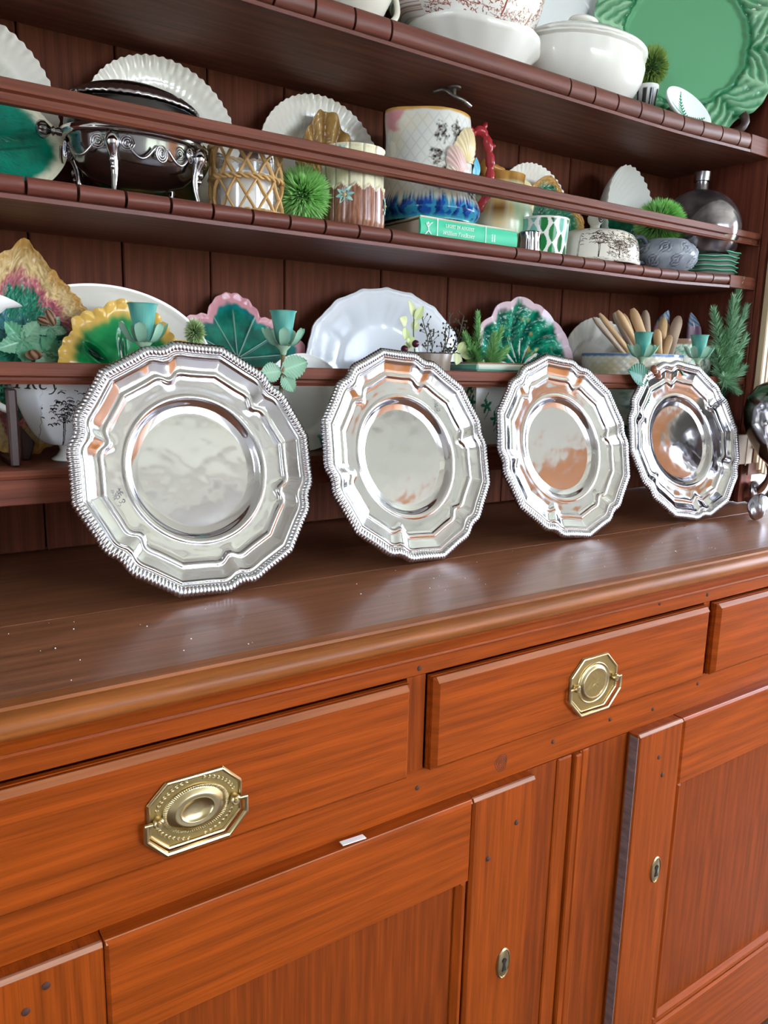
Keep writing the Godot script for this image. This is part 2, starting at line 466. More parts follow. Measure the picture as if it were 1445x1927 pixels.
func door(o: Node3D, at: Vector3, x0: float, x1: float, yt: float, yb: float, w: float, which: int) -> void:
	var zb := -.0495; var zf := -.030
	var mb := func(a: float, b: float, c: float, d: float, z := zf) -> MB:
		var m := MB.new()
		m.slab(PackedVector2Array([Vector2(a, c), Vector2(b, c), Vector2(b, d), Vector2(a, d)]), zb, z, .0035)
		return m
	var dn := Node3D.new()
	dn.name = "door"
	o.add_child(dn, true)
	dn.position = at
	var ls := part("stile", mb.call(x0, x0 + w, yb, yt).mesh(30), M.base_y, dn)
	var rs := part("stile", mb.call(x1 - w, x1, yb, yt).mesh(30), M.base_y, dn)
	part("rail", mb.call(x0 + w + .0008, x1 - w - .0008, yt - .109, yt + .001).mesh(30), M.base, dn)
	part("rail", mb.call(x0 + w + .0008, x1 - w - .0008, yb, yb + .108).mesh(30), M.base, dn)
	var m := MB.new(); m.box(Vector3((x0 + x1) / 2, (yt + yb) / 2, -.045), Vector3(x1 - x0 - 2 * w + .01, yt - yb - .20, .008))
	part("panel", m.mesh(30), M.panel, dn)
	# raised moulding round the panel
	var mo := [[x0 + w, x0 + w + .017, yb + .108, yt - .109, true], [x1 - w - .017, x1 - w, yb + .108, yt - .109, true], [x0 + w, x1 - w, yb + .108, yb + .128, false]]
	for q in mo:
		m = MB.new()
		m.slab(PackedVector2Array([Vector2(q[0], q[2]), Vector2(q[1], q[2]), Vector2(q[1], q[3]), Vector2(q[0], q[3])]), -.042, -.034, .004)
		var k := .004
		if q[4]: m.slab(PackedVector2Array([Vector2(q[0] + k, q[2]), Vector2(q[1] - k, q[2]), Vector2(q[1] - k, q[3]), Vector2(q[0] + k, q[3])]), -.036, -.0315, .0025)
		else: m.slab(PackedVector2Array([Vector2(q[0], q[2] + k), Vector2(q[1], q[2] + k), Vector2(q[1], q[3] - k), Vector2(q[0], q[3] - k)]), -.036, -.0315, .0025)
		part("panel_moulding", m.mesh(30), M.base_y if q[4] else M.base, dn)
	if which == 1:
		m = MB.new(); m.box(Vector3(x0 - .0008, (yt + yb) / 2, -.0385), Vector3(.0016, yt - yb - .006, .014)); part("worn_lit_edge", m.mesh(30), M.worn, dn)  # grey strip paints in the light falling on this side face
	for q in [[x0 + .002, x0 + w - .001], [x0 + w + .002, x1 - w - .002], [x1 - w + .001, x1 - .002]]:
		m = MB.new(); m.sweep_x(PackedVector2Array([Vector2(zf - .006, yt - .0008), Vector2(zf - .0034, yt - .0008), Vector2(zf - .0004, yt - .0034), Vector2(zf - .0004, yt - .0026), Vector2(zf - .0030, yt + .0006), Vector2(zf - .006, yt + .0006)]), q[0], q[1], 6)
		part("worn_lit_edge", m.mesh(30), M.worn_lit_top, dn)  # wear along the top bevel, with its highlight painted in
	var pegs := [Vector2(.648, -.305), Vector2(.602, -.339), Vector2(.093, -.270), Vector2(.076, -.287)] if which == 0 else [Vector2(.934, -.297), Vector2(.947, -.329)]
	for q in pegs:
		m = MB.new(); m.xf = Transform3D(Basis(Vector3.RIGHT, PI / 2), Vector3(q.x, q.y, zf))
		m.lathe([Vector2(.0037, -.001), Vector2(.0037, .0004), Vector2(.0025, .0013), Vector2(0, .0015)], 10)
		part("peg", m.mesh(40), M.peg, dn)
	# keyhole plate
	var kp := Vector3(.6385, -.504, zf) if which == 0 else Vector3(.952, -.488, zf)
	var es := MB.new()
	es.xf = Transform3D(Basis(), kp)
	var oval := func(rx: float, ry: float, z: float) -> Array: return range(32).map(func(i): return Vector3(rx * cos(TAU * i / 32), ry * sin(TAU * i / 32), z))
	es.grid(32, 5, func(u, q):
		var k: Array = [[.0118, .0222, 0.0], [.0118, .0222, .0014], [.0102, .0205, .0026], [.0092, .0195, .0016], [.0075, .017, .0022], [.0, .0, .0030]][int(round(q * 5))]
		return Vector3(k[0] * cos(TAU * u), k[1] * sin(TAU * u), k[2]), true)
	var esn := part("keyhole_plate", es.mesh(40), M.brass, dn)
	es = MB.new(); es.xf = Transform3D(Basis(), kp + Vector3(0, 0, .0031))
	var kh := PackedVector2Array()
	for i in 14: kh.append(Vector2(.0036 * cos(-.9 + i * (PI + 1.8) / 13), .005 + .0036 * sin(-.9 + i * (PI + 1.8) / 13)))
	kh.append(Vector2(-.0017, -.002)); kh.append(Vector2(-.0034, -.010)); kh.append(Vector2(.0034, -.010)); kh.append(Vector2(.0017, -.002))
	es.slab(kh, -.001, .0004)
	part("keyhole", es.mesh(30), M.dark, dn)
	for sgn in [1, -1]:
		es = MB.new(); es.ball(kp + Vector3(0, sgn * .0197, .002), Vector3(.0012, .0012, .0012), 8, 6)
		part("pin", es.mesh(), M.brass, dn)

func drawer_pull(d: Node3D, at: Vector3, kind: int) -> void:
	var W := .0455 if kind == 0 else .046; var Hh := .0335 if kind == 0 else .0375
	var cut := .018 if kind == 0 else .022
	var octo := func(k: float) -> PackedVector2Array:
		var w := W * k; var h := Hh * k
		if kind == 0: w = W - Hh * (1 - k); h = Hh * k
		var c := cut * (1 - (1 - k) * .8)
		return PackedVector2Array([Vector2(w, h - c), Vector2(w - c, h), Vector2(-w + c, h), Vector2(-w, h - c), Vector2(-w, -h + c), Vector2(-w + c, -h), Vector2(w - c, -h), Vector2(w, -h + c)])
	var m := MB.new()
	m.slab(octo.call(1.0), 0, .0016, .0007)
	var bp := part("back_plate", m.mesh(25), M.brass_dark, d, at)
	# raised rim
	m = MB.new()
	var pts := []
	for p in octo.call(.955): pts.append(Vector3(p.x, p.y, .002))
	for i in 8: m.tube([pts[i], pts[(i + 1) % 8]], .0017, 8)
	part("rim", m.mesh(40), M.brass, d, at)
	# oval boss: a raised ring round a hollow
	m = MB.new()
	var a := .0325 if kind == 0 else .031; var b := .0235 if kind == 0 else .0285
	var prof := [[1.0, .0012], [.99, .0032], [.95, .0036], [.92, .0028], [.84, .0036], [.72, .0062], [.62, .0068], [.54, .0058], [.51, .0066], [.48, .006], [.42, .0036], [.2, .0026], [0.0, .0024]] if kind == 0 else [[1.0, .0012], [.98, .003], [.94, .003], [.9, .0016], [.82, .003], [.76, .0052], [.7, .0056], [.66, .0046], [.4, .0038], [0.0, .0036]]
	m.grid(56, prof.size() - 1, func(u, q):
		var k: Array = prof[int(round(q * (prof.size() - 1)))]
		return Vector3(a * k[0] * cos(TAU * u), b * k[0] * sin(TAU * u), k[1]), true)
	part("oval_boss", m.mesh(), M.brass, d, at)
	if kind == 0:
		m = MB.new()   # ribbed ring and sprays of leaves
		for i in 90:
			var th := TAU * i / 90
			m.tube([Vector3(a * .985 * cos(th), b * .985 * sin(th), .0034), Vector3(a * .88 * cos(th), b * .88 * sin(th), .0036)], .0006, 5)
		part("ribbed_ring", m.mesh(), M.brass, d, at)
		m = MB.new()
		for sx in [1, -1]:
			for sy in [1, -1]:
				for k in 9:
					var th := lerpf(.25, 1.32, k / 8.0)
					var c := Vector3(sx * (a + .0052) * cos(th) * 1.02, sy * (b + .0045) * sin(th) * 1.05, .0018)
					for e in [1, -1]:
						m.xf = Transform3D(Basis(Vector3.BACK, atan2(sy * cos(th) * b, -sx * sin(th) * a) + e * .6), c)
						m.ball(Vector3(.0012, 0, 0), Vector3(.0022, .0009, .0008), 6, 4)
		part("leaf_spray", m.mesh(), M.brass, d, at)
	else:
		m = MB.new()
		m.grid(40, 6, func(u, q): return Vector3(a * .66 * q * cos(TAU * u), b * .66 * q * sin(TAU * u), .0046 + .0005 * n3(Vector3(q * cos(TAU * u), q * sin(TAU * u), .5) * .05)), true)
		m.quad(0, 1, 2, 3)
		part("worn_centre", m.mesh(), M.brass_dark, d, at)
	# posts and the hinged bail
	var py := -.001 if kind == 0 else .001
	for sx in [1, -1]:
		m = MB.new()
		m.xf = Transform3D(Basis(Vector3.RIGHT, PI / 2), Vector3(sx * (W - .0085), py, 0))
		m.lathe([Vector2(.0042, 0), Vector2(.0042, .004), Vector2(.0052, .0055), Vector2(.0052, .0085), Vector2(.0036, .010), Vector2(.0024, .0098), Vector2(.002, .0112), Vector2(0, .0115)], 14)
		m.xf = Transform3D()
		m.tube([Vector3(sx * (W - .006), py, .0062), Vector3(sx * (W + .004), py, .0062)], .0019, 8)
		part("bail_post", m.mesh(50), M.brass, d, at)
	m = MB.new()
	var k2 := W + .0025; var hh := Hh + .0015
	var bl := [Vector3(k2, py, .0062), Vector3(k2, -hh + cut + .001, .0062), Vector3(k2 - cut, -hh, .0062), Vector3(-k2 + cut, -hh, .0062), Vector3(-k2, -hh + cut + .001, .0062), Vector3(-k2, py, .0062)]
	for i in 5: m.tube([bl[i], bl[i + 1]], .0026 if kind == 0 else .0022, 8)
	for i in [1, 2, 3, 4]: m.ball(bl[i], Vector3.ONE * (.0026 if kind == 0 else .0022), 8, 6)
	part("bail", m.mesh(40), M.brass, d, at)

func worktop() -> void:
	var o := thing("worktop", "dark brown glossy wooden worktop with a rounded worn front edge", "worktop", Vector3(.8, -.0255, -.27))
	var at := -(o.position - Vector3(0, H, 0))
	var xl := -.62; var xr := 1.66
	var m := MB.new()
	m.box(Vector3((xl + xr) / 2, -.0125, -.10985), Vector3(xr - xl, .025, .1797), .0008)
	part("front_board", m.mesh(30), M.top, o, at)
	m = MB.new(); m.box(Vector3((xl + xr) / 2, -.0130, -.3605), Vector3(xr - xl, .025, .319), .0012)
	part("back_board", m.mesh(30), M.top, o, at)
	m = MB.new()
	var pr := PackedVector2Array([Vector2(-.0202, -.0255), Vector2(-.003, -.0255)])
	for i in 11:
		var th := -PI / 2 + PI * i / 10.0
		pr.append(Vector2(-.003 + .0105 * cos(th), -.0145 + .0105 * sin(th)))
	pr.append(Vector2(-.006, -.0035)); pr.append(Vector2(-.0065, -.0006)); pr.append(Vector2(-.0202, .0))
	m.sweep_x(pr, xl, xr, 1)
	part("front_moulding", m.mesh(40), M.nose, o, at)
	# scratches, dents and crumbs
	m = MB.new()
	for i in 60:
		var p := Vector3(rng.randf_range(.1, 1.3), .0003, rng.randf_range(-.19, -.03))
		m.ball(p, Vector3.ONE * rng.randf_range(.0003, .0008), 5, 4)
	part("crumbs", m.mesh(), M.white_paint, o, at).set_meta("kind", "stuff")

func sag(x: float) -> float: return .007 * smoothstep(1.15, 1.47, x)

func plate_rack() -> void:
	var o := thing("plate_rack", "dark red-brown plate rack with three open shelves, rails and boarded back", "plate rack", Vector3(.7, 0, -.4))
	var at := -(o.position - Vector3(0, H, 0))
	var xl := -.42; var xr := 1.475; var zf := -.283; var zb := -.50
	var p := func(called: String, mb: MB, mat: Material, par = o) -> MeshInstance3D:
		return part(called, mb.mesh(35), mat, par, at if par == o else Vector3.ZERO)
	var m: MB
	# back boards
	var seams := [-.42, -.30, -.17, -.04, .08, .20, .317, .442, .561, .739, .881, 1.034, 1.17, 1.31, 1.475]
	for i in seams.size() - 1:
		m = MB.new(); m.box(Vector3((seams[i] + seams[i + 1]) / 2, .60, zb - .008 - .0006 * (i % 3)), Vector3(seams[i + 1] - seams[i] - .0022, 1.196, .016), .0016)
		p.call("back_board", m, M.rack_back)
	m = MB.new(); m.box(Vector3((xl + xr) / 2, .60, zb - .024), Vector3(xr - xl, 1.196, .012)); p.call("back_cover", m, M.dark)
	# sides and front posts
	for q in [[xr, xr + .022], [xl - .022, xl]]:
		m = MB.new(); m.box(Vector3((q[0] + q[1]) / 2, .60, (zb + zf) / 2 - .017), Vector3(q[1] - q[0], 1.196, zf - zb + .03), .001); p.call("side", m, M.rack_y)
	m = MB.new(); m.box(Vector3(xr + .02, .60, zf + .006), Vector3(.04, 1.196, .012), .0015); p.call("post", m, M.rack_y)
	m = MB.new(); m.box(Vector3(xl - .02, .60, zf + .006), Vector3(.04, 1.196, .012), .0015); p.call("post", m, M.rack_y)
	# two upper shelves with a half-round edge cut into beads
	var sets := [[.6560, .688, [-.42, -.375, -.321, -.267, -.213, -.159, -.105, -.051, .003, .057, .111, .165, .219, .273, .327, .381, .435, .488, .543, .597, .921, .975, 1.029, 1.085, 1.142, 1.197, 1.252, 1.308, 1.362, 1.397]],
		[.4145, .4375, [-.42, -.383, -.334, -.285, -.235, -.185, -.137, -.088, -.039, .012, .061, .111, .160, .210, .259, .308, .357, .406, .455, .504, .554, .604, .829, .878, .927, .976, 1.025, 1.075, 1.123, 1.171, 1.220, 1.271, 1.323, 1.375]]]
	for s in sets:
		var y0: float = s[0]; var y1: float = s[1]
		m = MB.new()
		m.sweep_x(PackedVector2Array([Vector2(zb + .0005, y0), Vector2(zf - .006, y0), Vector2(zf - .006, y1 - .003), Vector2(zb + .0005, y1 - .003)]), xl + .001, xr - .001, 24, sag)
		var sh: MeshInstance3D = p.call("shelf", m, M.shelf)
		m = MB.new()
		m.sweep_x(PackedVector2Array([Vector2(zf - .0055, y0 - .001), Vector2(zf + .0045, y0 - .001), Vector2(zf + .0045, y0 + .0035), Vector2(zf + .002, y0 + .005), Vector2(zf - .0055, y0 + .005)]), xl + .001, s[2][-1] + .004, 24, sag)
		p.call("shelf_lip", m, M.bead, sh)
		var cuts: Array = s[2]
		for i in cuts.size() - 1:
			m = MB.new()
			var pr := PackedVector2Array([Vector2(zf - .0055, y0 + .005), Vector2(zf - .002, y0 + .005)])
			var hh := (y1 - y0 - .005) / 2
			for k in 9: pr.append(Vector2(zf - .0015 + .0085 * cos(-PI / 2 + PI * k / 8.0), y0 + .005 + hh + hh * sin(-PI / 2 + PI * k / 8.0)))
			pr.append(Vector2(zf - .0055, y1))
			m.sweep_x(pr, cuts[i] + .0016, cuts[i + 1] - .0016, 2, sag)
			p.call("bead", m, M.bead, sh)
		m = MB.new()
		m.box(Vector3((s[2][-1] + xr) / 2 + .004, (y0 + y1) / 2 + .0065, zf - .003), Vector3(xr - s[2][-1] - .012, y1 - y0, .008), .001)
		p.call("end_block", m, M.rack, sh)
	# plate rails
	for q in [[.5035, .5265, .5155], [.2315, .2545, .2405]]:
		m = MB.new()
		m.sweep_x(PackedVector2Array([Vector2(zf - .012, q[0]), Vector2(zf - .002, q[0]), Vector2(zf - .001, q[0] + .002), Vector2(zf - .004, q[0] + .004), Vector2(zf - .004, q[2] - .002), Vector2(zf, q[2]), Vector2(zf, q[1] - .001), Vector2(zf - .001, q[1]), Vector2(zf - .012, q[1])]), xl + .001, xr - .001)
		p.call("plate_rail", m, M.rack)
	# bottom shelf
	m = MB.new(); m.box(Vector3((xl + xr) / 2, .134, (zb + zf) / 2 - .001), Vector3(xr - xl - .002, .016, zf - zb - .004)); var bs: MeshInstance3D = p.call("shelf", m, M.rack)
	m = MB.new(); m.box(Vector3((xl + xr) / 2, .1185, zf - .0075), Vector3(xr - xl - .002, .028, .019), .001); p.call("fascia", m, M.rack, bs)
	m = MB.new(); m.sweep_x(PackedVector2Array([Vector2(zf - .004, .1325), Vector2(zf + .004, .1325), Vector2(zf + .006, .136), Vector2(zf + .004, .1415), Vector2(zf - .004, .1425)]), xl + .002, xr - .002); p.call("shelf_moulding", m, M.rack, bs)
	m = MB.new(); m.box(Vector3((xl + xr) / 2, 1.205, (zb + zf) / 2), Vector3(xr - xl + .08, .03, zf - zb + .05), .002); p.call("cornice", m, M.rack)

# ------------------------------------------------------------------ silver plates
func plate_r(th: float, f: float) -> float:   # outline radius factor at angle th for ring f
	var a := absf(fposmod(th + PI / 6, PI / 3) - PI / 6)   # 0 at a corner, PI/6 at a notch
	var full := cos(PI / 12) / cos(fposmod(a, PI / 6) - PI / 12)
	var d := (PI / 6 - a)
	var notch := exp(-pow(d / .075, 2)) * (.048 + .035 * smoothstep(.97, .78, f))
	notch -= exp(-pow((d - .15) / .07, 2)) * .006
	return lerpf(1.0, full - notch, smoothstep(.61, .74, f))
func silver_plates() -> void:
	var R := .147
	var prof := [[0.0, 0.0], [.12, .0], [.24, 0.0], [.36, .0002], [.44, .0003], [.475, .0005], [.495, .0012], [.51, .003], [.525, .0055], [.54, .0078], [.555, .0092], [.565, .0097], [.575, .0098], [.585, .0094], [.592, .0089], [.60, .0090], [.62, .0092], [.65, .0096], [.68, .0099], [.71, .0102], [.73, .0106], [.742, .0114], [.752, .0132], [.76, .0142], [.772, .0146], [.785, .0142], [.795, .0138], [.81, .0142], [.83, .0152], [.85, .0163], [.87, .0174], [.885, .0184], [.895, .0198], [.905, .0206], [.913, .0200], [.92, .0194], [.93, .0206], [.94, .0208], [.95, .0202], [.955, .016]]
	var fine := []   # smooth the profile
	for i in prof.size() - 1:
		var st := 6 if i < 4 else 2
		for k in st:
			var t := k / float(st)
			var y0: float = prof[maxi(i - 1, 0)][1]; var y1: float = prof[i][1]; var y2: float = prof[i + 1][1]; var y3: float = prof[mini(i + 2, prof.size() - 1)][1]
			fine.append([lerpf(prof[i][0], prof[i + 1][0], t), lerpf(y1, y2, t) if i < 4 else cubic_interpolate(y1, y2, y0, y3, t)])
	fine.append(prof[-1])
	prof = fine
	var m := MB.new()
	var n := 300
	var np := prof.size() - 1
	var ring := func(i: int, th: float, dz: float) -> Vector3:
		var f: float = prof[i][0]
		var r := R * f * plate_r(th, f)
		var p := Vector3(r * cos(th), r * sin(th), prof[i][1] + dz)
		p.z += .00016 * n3(Vector3(p.x, p.y, 0) * .22) + .0004 * n3(Vector3(p.x, p.y, 1) * .10)
		return p
	m.grid(n, np, func(u, q): return ring.call(np - int(round(q * np)), TAU * u, 0.0), true)
	var body := m.mesh()
	m = MB.new()
	var bk := range(10).map(func(i): return int(round(np * i / 9.0)))
	m.grid(n, 9, func(u, q): return ring.call(bk[int(round(q * 9))], TAU * u, -.0016), true)
	var back := m.mesh()
	m = MB.new()   # gadrooned rim: a rope of slanting lobes
	var lobes := 196
	var nu := lobes * 8
	m.grid(nu, 10, func(u, q):
		var th: float = TAU * u
		var ph: float = TAU * q
		var w := 1.0 + .25 * sin(th * 6 + .3) * 0.0
		var k := .74 + .34 * sqrt(absf(sin(th * lobes / 2.0 + ph * .5)))
		var rr := R * .972 * plate_r(th, 1.0)
		var q0 := Vector3(cos(th), sin(th), 0)
		return q0 * (rr + .0062 * k * cos(ph)) + Vector3(0, 0, .0185 + .0052 * k * sin(ph)), true, true)
	var rope := m.mesh()
	m = MB.new()   # engraved crest
	var rg := RandomNumberGenerator.new(); rg.seed = 4
	for i in 26:
		var c := Vector3(rg.randf_range(-.008, .008), rg.randf_range(-.009, .009), .0100)
		if Vector2(c.x, c.y).length() > .0095: continue
		var a0 := rg.randf() * TAU
		var ps := []
		for k in 7: ps.append(c + Vector3(cos(a0 + k * .55), sin(a0 + k * .55), 0) * .0022 * (1 - k * .06))
		m.tube(ps, .00028, 4)
	var crest := m.mesh()
	var sp := [[Vector3(.3205, 0, -.196), 3.0, 102.0, 195.0, "largest-looking round silver plate at the left end of the leaning row"],
		[Vector3(.621, 0, -.2005), 5.0, 70.0, 45.0, "second silver plate from the left, reflecting pale grey"],
		[Vector3(.9195, 0, -.2005), 0.0, 67.0, -1.0, "third silver plate from the left, reflecting warm orange"],
		[Vector3(1.2255, 0, -.201), -4.0, 96.0, 140.0, "silver plate at the right end of the row, beside the silver urn"]]
	for s in sp:
		var o := thing("silver_plate", s[4] + ", gadrooned rim", "plate", s[0], "silver plates leaning on the plate rack", deg_to_rad(s[1]))
		var lean := Basis(Vector3.RIGHT, deg_to_rad(-16.3)) * Basis(Vector3.BACK, deg_to_rad(s[2] - 90.0))
		var c := Basis(Vector3.RIGHT, deg_to_rad(-16.3)) * Vector3(0, R * .993, -.0125)
		for q in [["dish", body, M.silver], ["underside", back, M.silver], ["gadrooned_rim", rope, M.silver_rim]]:
			var pt := part(q[0], q[1], q[2], o, c)
			pt.basis = lean
		if s[3] >= 0:
			var cr := part("engraved_crest", crest, M.silver_dark, o)
			var lb := Basis(Vector3.RIGHT, deg_to_rad(-16.3))
			cr.basis = lb
			cr.position = c + lb * Vector3(R * .675 * cos(deg_to_rad(s[3])), R * .675 * sin(deg_to_rad(s[3])), 0)

# ------------------------------------------------------------------ builders for the crockery
const S1 := .6875
const S2 := .4370
const S3 := .1422
var cell := FastNoiseLite.new()
# a dish facing +z about its centre. rad.call(th) outline radius; prof.call(f, th) depth; paint.call(f, th, p) colour or null
func dish(nth: int, rows: int, rad: Callable, prof: Callable, paint = null, thick := .004, foot := true) -> ArrayMesh:
	var m := MB.new()
	m.col = lin("e9e7e0")
	m.grid(nth, rows, func(u, q):
		var f: float = 1.0 - q
		f = 1.0 - pow(1.0 - f, 1.25)
		var th: float = TAU * u
		var r: float = rad.call(th) * f
		var p := Vector3(r * cos(th), r * sin(th), prof.call(f, th))
		return [p, paint.call(f, th, p) if paint != null else m.col], true)
	m.grid(nth, 8, func(u, q):
		var th: float = TAU * u
		var fs := [1.0, 1.004, .985, .85, .7, .6, .56, .52, 0.0]
		var f: float = fs[int(round(q * 8))]
		var r: float = rad.call(th) * f
		var z: float = prof.call(minf(f, 1.0), th) - thick * [0.0, .45, 1.0, 1.0, 1.0, 1.0, 1.8 if foot else 1.0, 1.0, 1.0][int(round(q * 8))]
		var p := Vector3(r * cos(th), r * sin(th), z)
		return [p, paint.call(minf(f, 1.0), th, p) if paint != null and f > .95 else m.col], true)
	# the underside was laid with its normals inwards: turn it over
	var first := (rows + 1) * nth
	for i in range(0, m.ix.size(), 3):
		if m.ix[i] >= first:
			var k := m.ix[i + 1]
			m.ix[i + 1] = m.ix[i + 2]; m.ix[i + 2] = k
	for i in range(0, m.ix.size(), 3):   # both shells were built counter-clockwise towards -z or +z: face the front shell to +z
		pass
	return m.mesh()
func stand(o: Node3D, name_: String, mesh: Mesh, mat: Material, cy: float, lean: float, spin := 0.0) -> MeshInstance3D:   # leaning back on its lower edge
	var b := Basis(Vector3.RIGHT, deg_to_rad(-lean))
	var bb := b * Basis(Vector3.BACK, deg_to_rad(spin))
	var low := 1.0
	for v in mesh.surface_get_arrays(0)[Mesh.ARRAY_VERTEX]: low = minf(low, (bb * v).y)
	var pt := part(name_, mesh, mat, o, Vector3(0, .0004 - low, -cy * sin(deg_to_rad(lean))))
	pt.basis = bb
	return pt
func white_plate(R: float, n := 40, depth := .018, sx := 1.0, sy := 1.0, edge := .012, flutes := .0016) -> ArrayMesh:
	return dish(n * 6, 26, func(th): return R * (1 + edge * cos(n * th)) * sx * sy / sqrt(pow(sy * cos(th), 2) + pow(sx * sin(th), 2)),
		func(f, th): return depth * (sm(.56, .70, f) * .55 + sm(.70, 1.0, f) * .45) + flutes * cos(n * th) * sm(.80, .97, f) + .0012 * sm(.95, .99, f))

func grass_ball(n: int, r: Vector3, len: float, w: float, seed_: int, cols: Array) -> ArrayMesh:
	var m := MB.new()
	var g := RandomNumberGenerator.new(); g.seed = seed_
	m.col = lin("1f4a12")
	m.ball(Vector3.ZERO, r * .72, 16, 10)
	for i in n:
		var z := g.randf_range(-1, 1)
		var a := g.randf() * TAU
		var d := Vector3(sqrt(1 - z * z) * cos(a), z, sqrt(1 - z * z) * sin(a))
		var b := d * r * .66
		var t := (d + Vector3(g.randf_range(-.5, .5), g.randf_range(-.35, .35), g.randf_range(-.5, .5))).normalized()
		var tip := d * r + t * len * g.randf_range(.4, 1.0)
		var side := d.cross(Vector3(g.randf() - .5, g.randf() - .5, g.randf() - .5)).normalized() * w
		var mid := (b + tip) / 2 + t * len * .15
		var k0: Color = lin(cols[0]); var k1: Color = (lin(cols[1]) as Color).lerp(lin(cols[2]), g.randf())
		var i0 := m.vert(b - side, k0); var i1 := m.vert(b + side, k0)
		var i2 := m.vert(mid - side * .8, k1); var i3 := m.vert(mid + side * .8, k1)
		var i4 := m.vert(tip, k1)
		m.quad(i0, i1, i3, i2); m.tri(i2, i3, i4)
	return m.mesh()
func fir(m: MB, a: Vector3, b: Vector3, n: int, len: float, w: float, g: RandomNumberGenerator, c0: String, c1: String) -> void:   # one sprig of needles from a to b
	var d := (b - a).normalized()
	var u := d.cross(Vector3(.3, .2, .9)).normalized()
	var v := d.cross(u)
	m.col = lin("4a4a26")
	m.tube([a, (a + b) / 2, b], [w * 1.4, w * 1.2, w * .7], 5)
	for i in n:
		var t := float(i) / n
		var an := g.randf() * TAU
		var out := (u * cos(an) + v * sin(an))
		var p := a.lerp(b, t)
		var q := p + (out * (1.0 - t * .35) + d * (.50 + t * .7)).normalized() * len * g.randf_range(.7, 1.05) * (1.0 - .45 * t * t)
		var sd := d.cross(out).normalized() * w
		var k: Color = (lin(c0) as Color).lerp(lin(c1), g.randf())
		var up := out.cross(sd).normalized() * w * .5
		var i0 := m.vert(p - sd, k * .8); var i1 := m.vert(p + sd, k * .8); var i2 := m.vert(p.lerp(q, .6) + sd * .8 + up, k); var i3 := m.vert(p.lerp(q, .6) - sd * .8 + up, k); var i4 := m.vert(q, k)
		m.quad(i0, i1, i2, i3); m.tri(i3, i2, i4)
func leaf(m: MB, base: Vector3, tip: Vector3, nrm: Vector3, w: float, k: Color, teeth := 7, curl := .15) -> void:   # serrated leaf with a sunken midrib
	var L := (tip - base).length()
	var d := (tip - base) / L
	var s := d.cross(nrm).normalized()
	var n := s.cross(d)
	m.grid(12, 36, func(u, q):
		var x: float = u * 2 - 1
		var half: float = w * pow(sin(PI * clampf(q * .96 + .02, 0, 1)), .7) * (1.0 - .25 * q)
		half *= 1.0 + .12 * (1.0 - 2.0 * fposmod(q * teeth, 1.0)) * absf(x)
		var z: float = -absf(x) * w * -.18 + .0006 * sin((q - absf(x) * .2) * TAU * teeth) * absf(x) - curl * L * q * q + .0
		return [base + d * (q * L) + s * (x * half) + n * z, k.lerp(k * 1.5, .5 * (1 - absf(x)) * (1.0 if absf(x) < .12 else .3))])
	m.grid(12, 36, func(u, q):
		var x: float = 1 - u * 2
		var half: float = w * pow(sin(PI * clampf(q * .96 + .02, 0, 1)), .7) * (1.0 - .25 * q)
		half *= 1.0 + .12 * (1.0 - 2.0 * fposmod(q * teeth, 1.0)) * absf(x)
		var z: float = absf(x) * w * .18 + .0006 * sin((q - absf(x) * .2) * TAU * teeth) * absf(x) - curl * L * q * q - .0006
		return [base + d * (q * L) + s * (x * half) + n * z, k])

